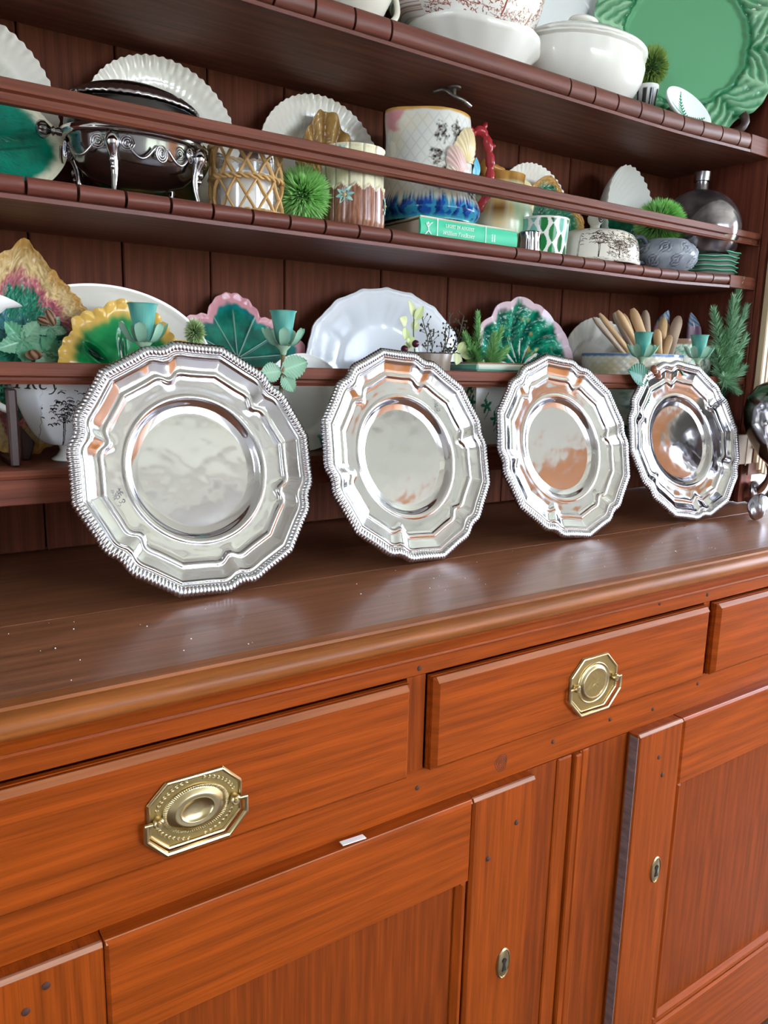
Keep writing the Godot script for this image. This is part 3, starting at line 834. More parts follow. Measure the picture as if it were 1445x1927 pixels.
# transfer print: trees, a cottage and grass, drawn as ink strokes
func print_image(bg: String, ink: String, seed_: int, kind := 0) -> ImageTexture:
	var W := 512; var Hh := 256
	var im := Image.create(W, Hh, false, Image.FORMAT_RGB8)
	im.fill(Color(bg))
	var g := RandomNumberGenerator.new(); g.seed = seed_
	var ic := Color(ink); var soft := Color(bg).lerp(ic, .45)
	var dab := func(x: float, y: float, w: float, h: float, c: Color) -> void: im.fill_rect(Rect2i(int(x), int(y), maxi(1, int(w)), maxi(1, int(h))), c)
	var stroke := func(x: float, y: float, dx: float, dy: float, bend: float, w: float, c: Color) -> void:
		for k in 40:
			var t := k / 39.0
			dab.call(x + dx * t + bend * sin(PI * t) * .4, y + dy * t + bend * sin(PI * t), w, w, c)
	if kind == 3:   # banded border and scrolls
		for row in 5:
			for k in 26: stroke.call(k * 20, 20 + row * 9, 20, 0, 5 if row % 2 else -5, 2, soft)
		for k in 64: dab.call(k * 8, 6 + 4 * (k % 2), 6, 5, ic)
		for k in 64: dab.call(k * 8, 70 + 3 * (k % 3), 5, 4, ic)
	var trees := [[105, 235, 170], [220, 238, 120], [330, 230, 150], [430, 232, 120]] if kind < 2 else [[60, 200, 130], [190, 190, 120], [300, 210, 140], [430, 200, 150]]
	for t in trees:
		var x: float = t[0]; var y: float = t[1]; var h: float = t[2]
		for k in 3: stroke.call(x + k * 2, y, g.randf_range(-6, 8), -h * .62, g.randf_range(-5, 5), 3, ic)
		for k in 6: stroke.call(x, y - h * .5, g.randf_range(-40, 40), -h * g.randf_range(.1, .35), 4, 2, ic)
		for k in 90:
			var lx: float = x + g.randfn(0, h * .27); var ly: float = y - h * .78 + g.randfn(0, h * .16)
			stroke.call(lx, ly, g.randf_range(10, 30), g.randf_range(-4, 4), g.randf_range(-7, -2), 3.0 if g.randf() < .5 else 3.6, ic if g.randf() < .62 else soft)
		for k in 14: stroke.call(x + g.randf_range(-60, 40), y + g.randf_range(0, 18), g.randf_range(14, 40), g.randf_range(-2, 2), 2, 1.6, ic)
	if kind == 1 or kind == 0:
		for hx in [250, 470]:
			for k in 16: stroke.call(hx - 22, 150 + k * 4, 46, 0, 0, 1.4, soft)
			stroke.call(hx - 26, 150, 26, -30, 0, 3, ic); stroke.call(hx, 120, 28, 30, 0, 3, ic)
			for k in 3: dab.call(hx - 14 + k * 12, 172, 6, 12, ic)
			stroke.call(hx - 22, 150, 0, 66, 0, 2.5, ic); stroke.call(hx + 24, 150, 0, 66, 0, 2.5, ic)
	if kind == 1 or kind == 2:
		for k in 1500:
			var hx := g.randf_range(150 if kind == 1 else 0, W); var hy := g.randf_range(60, 235)
			if noise.get_noise_2d(hx * .02, hy * .03) > -.12: stroke.call(hx, hy, g.randf_range(2, 12), g.randf_range(-8, 8), g.randf_range(-4, 4), 2.2, ic if g.randf() < .5 else soft)
	return ImageTexture.create_from_image(im)
func printed(bg: String, ink: String, seed_: int, kind := 0) -> StandardMaterial3D:
	var m := std("ffffff", .12)
	m.albedo_texture = print_image(bg, ink, seed_, kind)
	m.texture_repeat = true
	return m
func fern(p: Vector2, a: Vector2, b: Vector2, w: float, n: int) -> float:   # 1 on a fern frond from a to b
	var d := b - a
	var L := d.length()
	d /= L
	var t := (p - a).dot(d) / L
	var s := (p - a).dot(Vector2(-d.y, d.x))
	if t < 0 or t > 1: return 0.0
	if absf(s) < .0012: return 1.0
	var half := w * (1 - t) * (.4 + .6 * sm(0, .2, t))
	if absf(s) > half: return 0.0
	return 1.0 if absf(fposmod((t - absf(s) / L * .7) * n, 1.0) - .5) < .36 * (1 - absf(s) / maxf(half, .0001) * .5) else 0.0

# ------------------------------------------------------------------ top shelf
func top_shelf() -> void:
	var o := thing("sauce_boat", "small cream sauce boat cut by the top edge at the left of the top shelf", "sauce boat", Vector3(.578, S1, -.352))
	var m := MB.new()
	m.lathe([Vector2(0, 0), Vector2(.026, 0), Vector2(.028, .004), Vector2(.024, .009), Vector2(.030, .014), Vector2(.043, .026), Vector2(.052, .045), Vector2(.056, .066), Vector2(.054, .067), Vector2(.048, .046), Vector2(.028, .018), Vector2(0, .016)], 40, func(th, s, r, y): return Vector2(r * (1 + .12 * cos(th)), y))
	part("bowl", m.mesh(), M.cream, o)
	m = MB.new()
	m.tube(spline([Vector3(.050, .022, .004), Vector3(.064, .026, .004), Vector3(.075, .04, .004), Vector3(.070, .06, .004), Vector3(.056, .064, .004)], 16), .0042, 8)
	part("handle", m.mesh(), M.cream, o)
	o = thing("green_plate", "glossy dark green plate standing at the back left of the top shelf", "plate", Vector3(.60, S1, -.455))
	stand(o, "dish", dish(96, 14, func(th): return .095 * (1 + .01 * cos(30 * th)), func(f, th): return .014 * sm(.5, 1, f), func(f, th, p): return lin("0c5a3a").lerp(lin("1d8a58"), .5 + .5 * n3(p * .4))), M.glaze, .097, 8)
	# tureen with a red-brown print on its underplate
	o = thing("underplate", "white scallop-edged underplate beneath the red-brown printed bowl", "plate", Vector3(.812, S1, -.375))
	m = MB.new()
	m.col = lin("e6e6e2")
	var pl := dish(160, 16, func(th): return .106 * (1 + .02 * cos(4 * th + .8) + .006 * cos(16 * th)), func(f, th): return .012 + .042 * sm(.45, 1.0, f) * sm(.4, 1, f) + - .004 * cos(4 * th + .8) * sm(.7, 1, f), null, .010)
	var pt := part("dish", pl, M.white_glaze, o)
	pt.basis = Basis(Vector3.RIGHT, -PI / 2) * Basis.from_scale(Vector3(1.06, .78, 1))
	o = thing("printed_bowl", "white footed bowl with a red-brown landscape print on the top shelf", "bowl", Vector3(.792, S1 + .027, -.378))
	m = MB.new(); m.has_uv = true
	var pr := [Vector2(0, 0), Vector2(.066, 0), Vector2(.072, .005), Vector2(.070, .012), Vector2(.078, .018), Vector2(.1, .028), Vector2(.120, .044), Vector2(.134, .064), Vector2(.141, .088), Vector2(.143, .12), Vector2(.146, .14), Vector2(.140, .14), Vector2(.135, .10), Vector2(.11, .05), Vector2(0, .03)]
	m.grid(72, 14, func(u, q):
		var p: Vector2 = pr[int(round(q * 14))]
		var th: float = TAU * u
		var r := p.x * (1 + .015 * cos(8 * th))
		return [Vector3(r * cos(th), p.y, -r * .62 * sin(th)), Color.WHITE, Vector2(clampf((u - .575) / .32, 0, 1) * .98, clampf(1.16 - p.y / .11, 0, 1))])
	part("bowl", m.mesh(), M.print_red, o)
	# plain white platter behind
	o = thing("white_platter", "large plain white platter standing behind the lidded tureen", "platter", Vector3(1.10, S1, -.462))
	stand(o, "dish", dish(120, 24, func(th): return .165, func(f, th): return .016 * sm(.62, .70, f) + .006 * sm(.7, 1, f)), M.blue_white, .163, 7)
	# lidded tureen
	o = thing("lidded_tureen", "white oval lidded tureen with a mushroom knob", "tureen", Vector3(1.040, S1, -.372))
	m = MB.new()
	var sq := func(th, s, r, y): return Vector2(r, y)
	m.lathe([Vector2(0, 0), Vector2(.068, 0), Vector2(.072, .004), Vector2(.070, .008), Vector2(.085, .014), Vector2(.107, .028), Vector2(.119, .046), Vector2(.1225, .062), Vector2(.120, .076), Vector2(.119, .079), Vector2(.1245, .082), Vector2(.1245, .085), Vector2(.118, .086), Vector2(0, .085)], 96, func(th, s, r, y): return Vector2(r * (1 + .006 * cos(24 * th) * sm(.03, .06, y)), y))
	pt = part("body", m.mesh(40), M.white_glaze, o); pt.basis = Basis.from_scale(Vector3(1, 1, .72))
	m = MB.new()
	m.lathe([Vector2(.1235, .0855), Vector2(.126, .0875), Vector2(.1245, .0905), Vector2(.117, .093), Vector2(.112, .0955), Vector2(.095, .1035), Vector2(.07, .1105), Vector2(.04, .1145), Vector2(.022, .116), Vector2(.016, .118), Vector2(.0125, .122), Vector2(.014, .126), Vector2(.024, .1285), Vector2(.0285, .132), Vector2(.026, .1355), Vector2(.014, .1385), Vector2(0, .139)], 96, func(th, s, r, y): return Vector2(r * (1 + .008 * cos(48 * th) * sm(.09, .1, y) * sm(.112, .105, y)), y))
	pt = part("lid", m.mesh(), M.white_glaze, o); pt.basis = Basis.from_scale(Vector3(1, 1, .72))
	# moss ball in its pot
	o = thing("moss_pot", "small black and white pot of moss between the tureen and the green charger", "potted plant", Vector3(1.212, S1, -.372))
	m = MB.new()
	m.lathe([Vector2(0, 0), Vector2(.016, 0), Vector2(.0165, .03), Vector2(.0195, .062), Vector2(.021, .064), Vector2(.021, .07), Vector2(.018, .07), Vector2(.016, .06), Vector2(0, .06)], 48, func(th, s, r, y):
		var chk := (int(floor(th / TAU * 18)) + int(floor(y * 220))) % 2 == 0
		return [Vector2(r, y), lin("e8e8e8") if y > .0635 or (chk and y > .04) else lin("15181c")])
	part("pot", m.mesh(), M.glaze, o)
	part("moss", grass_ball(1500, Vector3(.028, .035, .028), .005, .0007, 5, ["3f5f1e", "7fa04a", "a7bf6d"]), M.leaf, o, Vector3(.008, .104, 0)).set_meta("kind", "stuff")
	# cabbage-leaf charger
	o = thing("cabbage_charger", "large green charger with a moulded cabbage-leaf rim on the top shelf", "charger", Vector3(1.322, S1, -.370), "", deg_to_rad(-32))
	var R := .181
	var lobe := func(th: float) -> float: return 1 - .030 * exp(-pow((absf(fposmod(th * 7 / TAU, 1.0) - .5) * 2) / .25, 2)) + .010 * cos(17 * th) + .005 * sin(41 * th)
	var pf := func(f: float, th: float) -> float:
		var rim := sm(.635, .70, f)
		var vein := sin(th * 7 + .8)
		var v := absf(fposmod(th * 7 / TAU, 1.0) - .5) * 2
		var br := sin((f * 30 - v * 7) * 2.2 + 2 * n3(Vector3(f * cos(th), f * sin(th), .2) * .05)) * .0022 * sm(1.0, .9, v) + .0040 * exp(-pow((1 - v) / .10, 2)) - .004 * exp(-pow(v / .08, 2)) + .0008 * n3(Vector3(f * cos(th), f * sin(th), .2) * .2)
		return .012 * sm(.60, .66, f) - .006 * exp(-pow((f - .665) / .02, 2)) + .012 * sm(.68, 1.0, f) + br * rim
	stand(o, "dish", dish(420, 70, func(th): return R * lobe.call(th), pf, func(f, th, p):
		var hgt: float = pf.call(f, th) - .012 - .012 * sm(.68, 1, f)
		if f < .64: return lin("6aac82")
		return lin("2f7f56").lerp(lin("a4d4ae"), clampf(.45 + hgt * 130, 0, 1))), M.glaze, .186, 8, 20)
	o = thing("plate_easel", "dark wooden plate stand holding the green charger", "plate stand", Vector3(1.385, S1, -.312))
	m = MB.new()
	for s in [[Vector3(0, 0, 0), 0.0], [Vector3(-.125, 0, -.072), 0.0]]:
		m.tube(spline([s[0] + Vector3(-.03, .004, -.06), s[0] + Vector3(-.012, .006, -.02), s[0] + Vector3(.004, .012, .012), s[0] + Vector3(.012, .028, .020), s[0] + Vector3(.006, .042, .016)], 14), [.005, .005, .006, .007, .007, .007, .007, .0075, .008, .008, .0075, .007, .0075, .008, .007], 8)
	part("prongs", m.mesh(), M.dark_wood, o)
	m = MB.new(); m.tube([Vector3(-.03, .004, -.06), Vector3(-.155, .004, -.132)], .005, 8); m.tube([Vector3(-.09, .004, -.096), Vector3(-.07, .006, -.128)], .005, 8)
	part("feet", m.mesh(), M.dark_wood, o)
	# oval fern dish
	o = thing("fern_dish", "little white oval dish painted with green ferns leaning at the shelf edge", "dish", Vector3(1.272, S1, -.318))
	stand(o, "dish", dish(200, 60, func(th): return .060 * .036 / sqrt(pow(.036 * cos(th), 2) + pow(.060 * sin(th), 2)), func(f, th): return .010 * f * f, func(f, th, p):
		var q := Vector2(p.x, p.y)
		var k := maxf(fern(q, Vector2(-.004, -.026), Vector2(-.014, .030), .019, 10), maxf(fern(q, Vector2(.006, -.022), Vector2(.048, .002), .015, 8), fern(q, Vector2(-.006, -.018), Vector2(-.040, -.002), .009, 8)))
		return lin("e4eaea").lerp(lin("14946e").lerp(lin("0a6a4a"), .5 + .5 * n3(p * .6)), k)), M.glaze, .0355, 24, -12)
	# iron hook under the shelf
	o = thing("shelf_hook", "small grey metal hook screwed to the underside of the top shelf", "hook", Vector3(.752, .656, -.342))
	m = MB.new(); m.tube([Vector3(0, .0, 0), Vector3(0, -.014, 0)], .0028, 8); part("stem", m.mesh(40), M.iron, o)
	m = MB.new(); m.tube(spline([Vector3(-.026, -.008, -.016), Vector3(-.012, -.004, -.010), Vector3(0, -.013, 0), Vector3(.010, -.016, .004), Vector3(.020, -.017, .002)], 14), [.002, .002, .0025, .003, .003, .003, .0034, .0034, .0034, .0034, .0032, .003, .003, .003, .003], 8); part("arm", m.mesh(), M.iron, o)
	m = MB.new(); m.tube([Vector3(.019, -.017, .002), Vector3(.032, -.019, -.001)], .0034, 10); part("tip", m.mesh(40), M.silver_rim, o)
	m = MB.new(); m.xf = Transform3D(Basis(), Vector3(0, -.001, 0)); m.lathe([Vector2(0, -.002), Vector2(.009, -.002), Vector2(.010, .0), Vector2(0, .0005)], 14); part("flange", m.mesh(40), M.iron, o)

# ------------------------------------------------------------------ middle shelf
func middle_shelf() -> void:
	var wp := white_plate(.104, 58, .018, 1, 1, .006, .0010)
	var wl := [[.128, -.453, "off-white crimped plate at the far left of the middle shelf, cut by the picture's edge", 0.0], [.370, -.465, "white crimped plate standing behind the domed silver warmer", 3.0], [.603, -.462, "white crimped plate standing behind the tan leaf dish", 1.0]]
	var first: Node3D
	for w in wl:
		var o: Node3D
		if first == null:
			o = thing("white_plate", w[2], "plate", Vector3(w[0], S2, w[1]), "white crimped plates at the back of the middle shelf")
			stand(o, "dish", wp, M.cream, .105, 6, 4)
			first = o
		else:
			o = first.duplicate()
			o.name = numbered("white_plate"); add_child(o)
			o.position = Vector3(w[0], S2 + H, w[1]); o.set_meta("label", w[2]); o.rotation.z = deg_to_rad(w[3])
	var o4 := thing("white_plate", "smaller white crimped plate standing behind the cream jug and the lattice cup", "plate", Vector3(1.035, S2, -.462), "white crimped plates at the back of the middle shelf")
	stand(o4, "dish", white_plate(.091, 50, .018, 1, 1, .006, .0010), M.cream, .092, 6)
	# teal leaf plate
	var o := thing("teal_leaf_plate", "teal majolica leaf plate with cream edge and blue patch at the left end", "plate", Vector3(.135, S2, -.405))
	stand(o, "dish", dish(220, 50, func(th): return .090 * .062 / sqrt(pow(.062 * cos(th), 2) + pow(.090 * sin(th), 2)) * (1 + .05 * cos(3 * th + .9) + .015 * cos(9 * th)), func(f, th): return .016 * f * f + .003 * exp(-pow((f * sin(th - .25)) / .05, 2)) * sm(1, .6, f) + .0012 * n3(Vector3(f * cos(th), f * sin(th), 0) * .5), func(f, th, p):
		var k := lin("0d6b58").lerp(lin("12876c"), .5 + .9 * n3(p * .35))
		k = k.lerp(lin("2f86ad"), sm(.03, .0, Vector2(p.x + .022, p.y + .010).length() - .012 + .012 * n3(p * .5)))
		k = k.lerp(lin("e3dcc2"), sm(.80, .93, f + .05 * n3(p * .5)))
		return k.lerp(lin("0a3f36"), .8 * exp(-pow((p.y + .012 - p.x * .2) / .0013, 2)) * sm(.8, .6, f))), M.glaze, .066, 10)
	# silver breakfast warmer
	o = thing("silver_warmer", "domed silver warming dish on four ornate legs, hung with garlands", "serving dish", Vector3(.302, S2, -.378))
	var m := MB.new()
	var sy := Basis.from_scale(Vector3(1, 1, .74))
	m.lathe([Vector2(.079, .077), Vector2(.080, .085), Vector2(.0785, .096), Vector2(.074, .108), Vector2(.066, .119), Vector2(.054, .128), Vector2(.036, .134), Vector2(0, .137)], 64); var pt := part("roll_lid", m.mesh(), M.tarnish, o); pt.basis = sy
	m = MB.new(); m.lathe([Vector2(.074, .112), Vector2(.0765, .114), Vector2(.071, .119), Vector2(.062, .124), Vector2(.056, .124)], 120, func(th, s, r, y): return Vector2(r + .0006 * sin(th * 60 + 3 * sin(th * 9)), y + .0005 * sin(th * 47 + 1))); pt = part("chased_band", m.mesh(), M.silver_rim, o); pt.basis = sy
	m = MB.new(); m.lathe([Vector2(0, .022), Vector2(.03, .023), Vector2(.055, .030), Vector2(.068, .042), Vector2(.0735, .056), Vector2(.0745, .068), Vector2(.078, .072)], 64); pt = part("bowl", m.mesh(), M.silver_dark, o); pt.basis = sy
	m = MB.new(); m.lathe([Vector2(.078, .070), Vector2(.0835, .0705), Vector2(.0855, .073), Vector2(.084, .0755), Vector2(.0845, .0775), Vector2(.082, .0795), Vector2(.078, .0795)], 80); pt = part("rim", m.mesh(), M.silver, o); pt.basis = sy
	for sx in [-1, 1]:
		m = MB.new(); m.xf = Transform3D(Basis(Vector3.BACK, -PI / 2 * sx), Vector3(sx * .083, .072, .0))
		m.lathe([Vector2(.004, 0), Vector2(.0045, .004), Vector2(.0032, .007), Vector2(.0055, .009), Vector2(.0032, .011), Vector2(.006, .014), Vector2(.0088, .018), Vector2(.0088, .0225), Vector2(.006, .026), Vector2(0, .0275)], 24, func(th, s, r, y): return Vector2(r * (1 + .1 * cos(8 * th) * sm(.012, .016, y)), y))
		part("knob", m.mesh(), M.silver_dark, o)
	var at := func(a: float, y: float, k := 1.0) -> Vector3: return Vector3(.0835 * cos(a) * k, y, .0835 * .74 * sin(a) * k)
	for a in [.78, 2.10, 3.93, 5.5]:
		m = MB.new()
		m.tube(spline([at.call(a, .066), at.call(a, .058, 1.03), at.call(a, .046, .98), at.call(a, .030, .95), at.call(a, .012, .99), at.call(a, .003, 1.04)], 18), [.0062, .0075, .0085, .0078, .0066, .0056, .005, .0047, .0049, .0044, .0046, .0040, .0038, .0035, .0032, .003, .0028, .003, .0036], 10)
		m.ball(at.call(a, .040, 1.05), Vector3(.003, .004, .003), 8, 6); m.ball(at.call(a, .032, 1.03), Vector3(.0026, .003, .0026), 8, 6)
		for s in [-1, 1]:
			for k in 3:
				var c: Vector3 = at.call(a + s * .20, .058, 1.01)
				var rr := .0076 - k * .0026
				m.tube(range(14).map(func(i): return c + Vector3(rr * cos(TAU * i / 14) * absf(sin(a)), rr * sin(TAU * i / 14), rr * cos(TAU * i / 14) * -cos(a))), .0010, 5, true)
		part("leg", m.mesh(), M.silver, o)
	for q in [[.98, 1.36], [1.54, 1.90], [2.34, 2.84], [3.2, 3.7], [4.2, 4.7], [4.75, 5.2], [5.8, 6.2]]:
		m = MB.new()
		m.tube(range(13).map(func(i): return at.call(lerpf(q[0], q[1], i / 12.0), .058 - .014 * sin(PI * i / 12.0), 1.005)), .0017, 6)
		part("garland", m.mesh(), M.silver_rim, o)
	for a in [1.45, 2.95, 4.72]:
		m = MB.new()
		for k in 3:
			var c: Vector3 = at.call(a, .052, 1.01)
			m.tube(range(16).map(func(i): return c + Vector3((.0062 - k * .002) * cos(TAU * i / 16) * maxf(.3, absf(sin(a))), (.0088 - k * .0028) * sin(TAU * i / 16), 0)), .001, 5, true)
		part("medallion", m.mesh(), M.silver_rim, o)
	# brown-green leaf plate behind the warmer
	o = thing("brown_leaf_plate", "brown and green leaf plate half hidden behind the silver warmer and the rattan candle", "plate", Vector3(.335, S2, -.442))
	stand(o, "dish", dish(180, 36, func(th): return .078 * (1 + .06 * cos(7 * th)), func(f, th): return .014 * f * f + .0025 * cos(14 * th) * sm(.2, .9, f), func(f, th, p): return lin("2f5a35").lerp(lin("7a5c2c"), clampf(.5 + 1.2 * n3(p * .3) + .4 * cos(7 * th), 0, 1))), M.glaze, .08, 8)
	# rattan-wrapped candle glass
	o = thing("rattan_candle", "glass candle holder wrapped in woven rattan with a white candle", "candle holder", Vector3(.4320, S2, -.352))
	m = MB.new(); m.lathe([Vector2(0, .001), Vector2(.040, .001), Vector2(.041, .003), Vector2(.041, .080), Vector2(.039, .080), Vector2(.039, .004), Vector2(0, .004)], 40); part("glass", m.mesh(40), M.glass, o)
	m = MB.new(); m.lathe([Vector2(0, .0045), Vector2(.031, .0045), Vector2(.032, .006), Vector2(.032, .05), Vector2(.030, .053), Vector2(.012, .052), Vector2(0, .051)], 36); part("candle", m.mesh(40), M.wax, o)
	m = MB.new(); m.tube([Vector3(0, .050, 0), Vector3(.001, .060, 0)], .0009, 6); part("wick", m.mesh(), M.dark, o)
	for s in [-1, 1]:
		for k in 11:
			m = MB.new()
			m.tube(range(15).map(func(i):
				var t: float = i / 14.0
				var a: float = TAU * k / 11 + s * t * 1.15
				var rr: float = .0435 + .0016 * sin(t * PI * 4 + (0.0 if s > 0 else PI))
				return Vector3(rr * cos(a), .002 + t * .080, rr * sin(a))), .0026, 6, false, .6)
			part("rattan_strand", m.mesh(), M.rattan, o)
	for y in [.004, .044, .081]:
		for s in 2:
			m = MB.new()
			m.tube(range(90).map(func(i): return Vector3((.0450 + .0018 * cos(i * TAU / 6 + s * PI)) * cos(TAU * i / 90), y + .0022 * sin(i * TAU / 6 + s * PI), (.0450 + .0018 * cos(i * TAU / 6 + s * PI)) * sin(TAU * i / 90))), .0019, 6, true)
			part("rattan_band", m.mesh(), M.rattan, o)
	# tan leaf dish
	o = thing("tan_leaf_dish", "tan majolica leaf dish with radiating ribs behind the picket-fence mug", "dish", Vector3(.600, S2, -.432))
	var tanr := [[0, .052], [25, .060], [50, .068], [70, .084], [80, .099], [90, .106], [98, .100], [112, .082], [130, .068], [155, .060], [180, .054], [230, .075], [270, .08], [310, .075]]
	stand(o, "dish", dish(240, 50, func(th): return table(tanr, rad_to_deg(th)) * (1 + .02 * cos(22 * th)), func(f, th): return .014 * f * f + .0035 * cos(22 * th) * sm(.15, .7, f) + .0015 * n3(Vector3(f * cos(th), f * sin(th), 0) * .7), func(f, th, p):
		var k := lin("a9834b").lerp(lin("7d5a2c"), clampf(.45 - .5 * cos(22 * th) + .6 * n3(p * .5), 0, 1))
		return k.lerp(lin("3c4a38"), sm(.01, -.035, p.y + .6 * p.x))), M.glaze, .079, 8)
	# grass ball
	o = thing("grass_ball", "round tuft of green artificial grass between the rattan candle and the mug", "artificial plant", Vector3(.507, S2, -.342))
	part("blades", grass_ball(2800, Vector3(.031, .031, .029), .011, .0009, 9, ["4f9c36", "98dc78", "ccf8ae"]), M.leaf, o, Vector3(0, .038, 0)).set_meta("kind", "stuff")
	# picket-fence mug
	o = thing("picket_fence_mug", "cream majolica mug moulded as a brown picket fence with pale blue flowers", "mug", Vector3(.5815, S2, -.340))
	m = MB.new()
	m.grid(168, 60, func(u, q):
		var th: float = TAU * u
		var y: float = q * .104
		var w := absf(fposmod(u * 14, 1.0) - .5) * 2
		var picket := .050 + .007 * (1 - w)
		var low := y < picket
		var r: float = .0405 + .0016 * sm(1.0, .8, w) + (.002 if low else 0.0) - .002 * sm(.0, .012, .012 - y)
		if q > .97: r += .001
		var k := lin("ded3a4").lerp(lin("e9e4cf"), .5 + .8 * n3(Vector3(cos(th), y * 6, sin(th)) * .12)) if not low else lin("7a4a38").lerp(lin("a97c66"), clampf(.5 + .9 * sin(u * 14 * TAU * 3) * .4 + n3(Vector3(cos(th) * 4, y * 2, sin(th) * 4) * .2), 0, 1))
		if low and picket - y < .003: k = lin("e6dcc0")
		if w > .93: k = k * .6
		return [Vector3(r * cos(th), y, -r * sin(th)), k], true)
	m.grid(48, 3, func(u, q): return [Vector3((.0425 - .004 * sm(0, .4, q)) * cos(TAU * u) * (1.0 if q < .99 else .95), [.104, .1055, .104, .02][int(round(q * 3))], -(.0425 - .004 * sm(0, .4, q)) * sin(TAU * u)), lin("e9e4cf")], true)
	part("body", m.mesh(), M.glaze, o)
	for q in [[-2.35, .040, 1.0], [-.68, .034, 1.15], [-.62, .088, .9], [-2.5, .092, .8]]:
		m = MB.new()
		var c := Vector3(.0432 * cos(q[0]), q[1], -.0432 * sin(q[0]))
		var nn := Vector3(cos(q[0]), 0, -sin(q[0])); var sd := Vector3.UP.cross(nn)
		for k in 8:
			var a := TAU * k / 8 + .2
			var dd: Vector3 = (sd * cos(a) + Vector3.UP * sin(a)) * .0125 * q[2]
			m.col = lin("a8cfc4") if k % 2 else lin("86b8b4")
			leaf(m, c, c + dd + nn * .001, nn, .0030 * q[2], m.col, 1, .02)
		m.col = lin("d7c487"); m.ball(c + nn * .0012, Vector3.ONE * .0022, 8, 6)
		part("flower", m.mesh(), M.glaze, o)
	# green book
	o = thing("green_book", "green cloth-bound book lying under the shell pitcher, spine outwards", "book", Vector3(.7775, S2, -.383))
	m = MB.new(); m.box(Vector3(.001, .0165, -.003), Vector3(.181, .026, .118), .001); part("pages", m.mesh(30), M.paper, o)
	m = MB.new(); m.box(Vector3(0, .0018, -.002), Vector3(.187, .0032, .125), .001); part("cover", m.mesh(30), M.book, o)
	m = MB.new(); m.box(Vector3(0, .0318, -.002), Vector3(.187, .0032, .125), .001); part("cover", m.mesh(30), M.board, o)
	m = MB.new()
	var spn := PackedVector2Array()
	for k in 9: spn.append(Vector2(.058 + .0045 * sin(PI * k / 8.0), .0004 + k * .0327 / 8.0))
	spn.append(Vector2(.057, .0331)); spn.append(Vector2(.057, .0004))
	m.sweep_x(spn, -.0935, .0935); part("spine", m.mesh(40), M.book, o)
	var ink := func(txt: String, sz: float, font: String, pos: Vector3, slant := 0.0, turn := 0.0) -> void:
		var tm := TextMesh.new()
		var sf := SystemFont.new(); sf.font_names = PackedStringArray([font])
		if slant > 0: sf.font_italic = true
		tm.text = txt; tm.font = sf; tm.font_size = 32; tm.pixel_size = sz / 32.0; tm.depth = .0003; tm.horizontal_alignment = HORIZONTAL_ALIGNMENT_CENTER
		var p := part("lettering", tm, M.white_ink, o, pos)
		p.basis = Basis(Vector3.BACK, turn) * Basis(Vector3.RIGHT, Vector3(slant, 1, 0), Vector3.BACK)
	ink.call("LIGHT IN AUGUST", .0062, "Droid Serif", Vector3(-.022, .0232, .0626))
	ink.call("William Faulkner", .0072, "Droid Serif", Vector3(-.024, .0135, .0627), .25)
	for row in 2:   # two short lines too small to read
		m = MB.new()
		for k in 6: m.box(Vector3(.0415 + row * .0045, .0115 + k * .0018, .0626), Vector3(.0022, .0010, .0005))
		part("fine_print", m.mesh(30), M.white_ink, o).set_meta("kind", "stuff")
	for x in [-.064, .028]:
		m = MB.new(); m.box(Vector3(x, .0167, .0625), Vector3(.0012, .029, .0006)); part("gilt_line", m.mesh(), M.white_ink, o)
	m = MB.new()   # small running torchbearer emblem
	for q in [[Vector2(-.002, .018), Vector2(.002, .023)], [Vector2(-.002, .018), Vector2(-.006, .0235)], [Vector2(-.002, .018), Vector2(-.001, .013)], [Vector2(-.001, .013), Vector2(.004, .009)], [Vector2(-.001, .013), Vector2(-.005, .010)], [Vector2(-.005, .010), Vector2(-.007, .007)], [Vector2(.002, .023), Vector2(.006, .025)]]:
		m.tube([Vector3(q[0].x - .079, q[0].y, .0626), Vector3(q[1].x - .079, q[1].y, .0626)], .0009, 6)
	m.ball(Vector3(-.0808, .0235, .0624), Vector3(.0016, .0018, .0008), 8, 6)
	part("emblem", m.mesh(), M.white_ink, o)
	pitcher()
	# cream jug with a knot
	o = thing("cream_jug", "cream and pale green majolica jug with a brown knot, behind the green book", "jug", Vector3(.905, S2, -.405))
	m = MB.new()
	m.lathe([Vector2(0, 0), Vector2(.046, 0), Vector2(.049, .008), Vector2(.054, .030), Vector2(.056, .052), Vector2(.055, .072), Vector2(.050, .092), Vector2(.043, .108), Vector2(.040, .120), Vector2(.041, .131), Vector2(.038, .132), Vector2(.036, .12), Vector2(0, .11)], 96, func(th, s, r, y):
		var p := Vector3(r * cos(th), y, -r * sin(th))
		var kd := Vector2(fposmod(th, TAU) - 3.98, (y - .074) * 18).length()
		var k := lin("e6dcc0").lerp(lin("a9cfa6"), clampf(1.3 * n3(p * .25) + .6 * absf(sin(th * 1.5 + .4)) - .1, 0, 1))
		k = k.lerp(lin("8a5a22"), sm(.32, .12, kd)).lerp(lin("d8b878"), sm(.5, .34, kd) * sm(.2, .34, kd))
		if y > .112: k = lin("b98a45").lerp(lin("8a5f2a"), .5 + n3(p * .6))
		return [Vector2(r * (1 + .02 * n3(p * .4)) - .002 * sm(.12, .0, kd), y), k])
	part("body", m.mesh(), M.glaze, o)
	m = MB.new(); m.col = lin("b4813c")
	m.tube(spline([Vector3(-.034, .118, .012), Vector3(-.048, .132, .016), Vector3(-.046, .142, .014), Vector3(-.030, .139, .012), Vector3(-.010, .134, .02)], 16), [.003, .004, .005, .006, .006, .006, .007, .007, .007, .007, .007, .006, .006, .006, .005, .005, .004], 8)
	part("spout", m.mesh(), M.glaze, o)
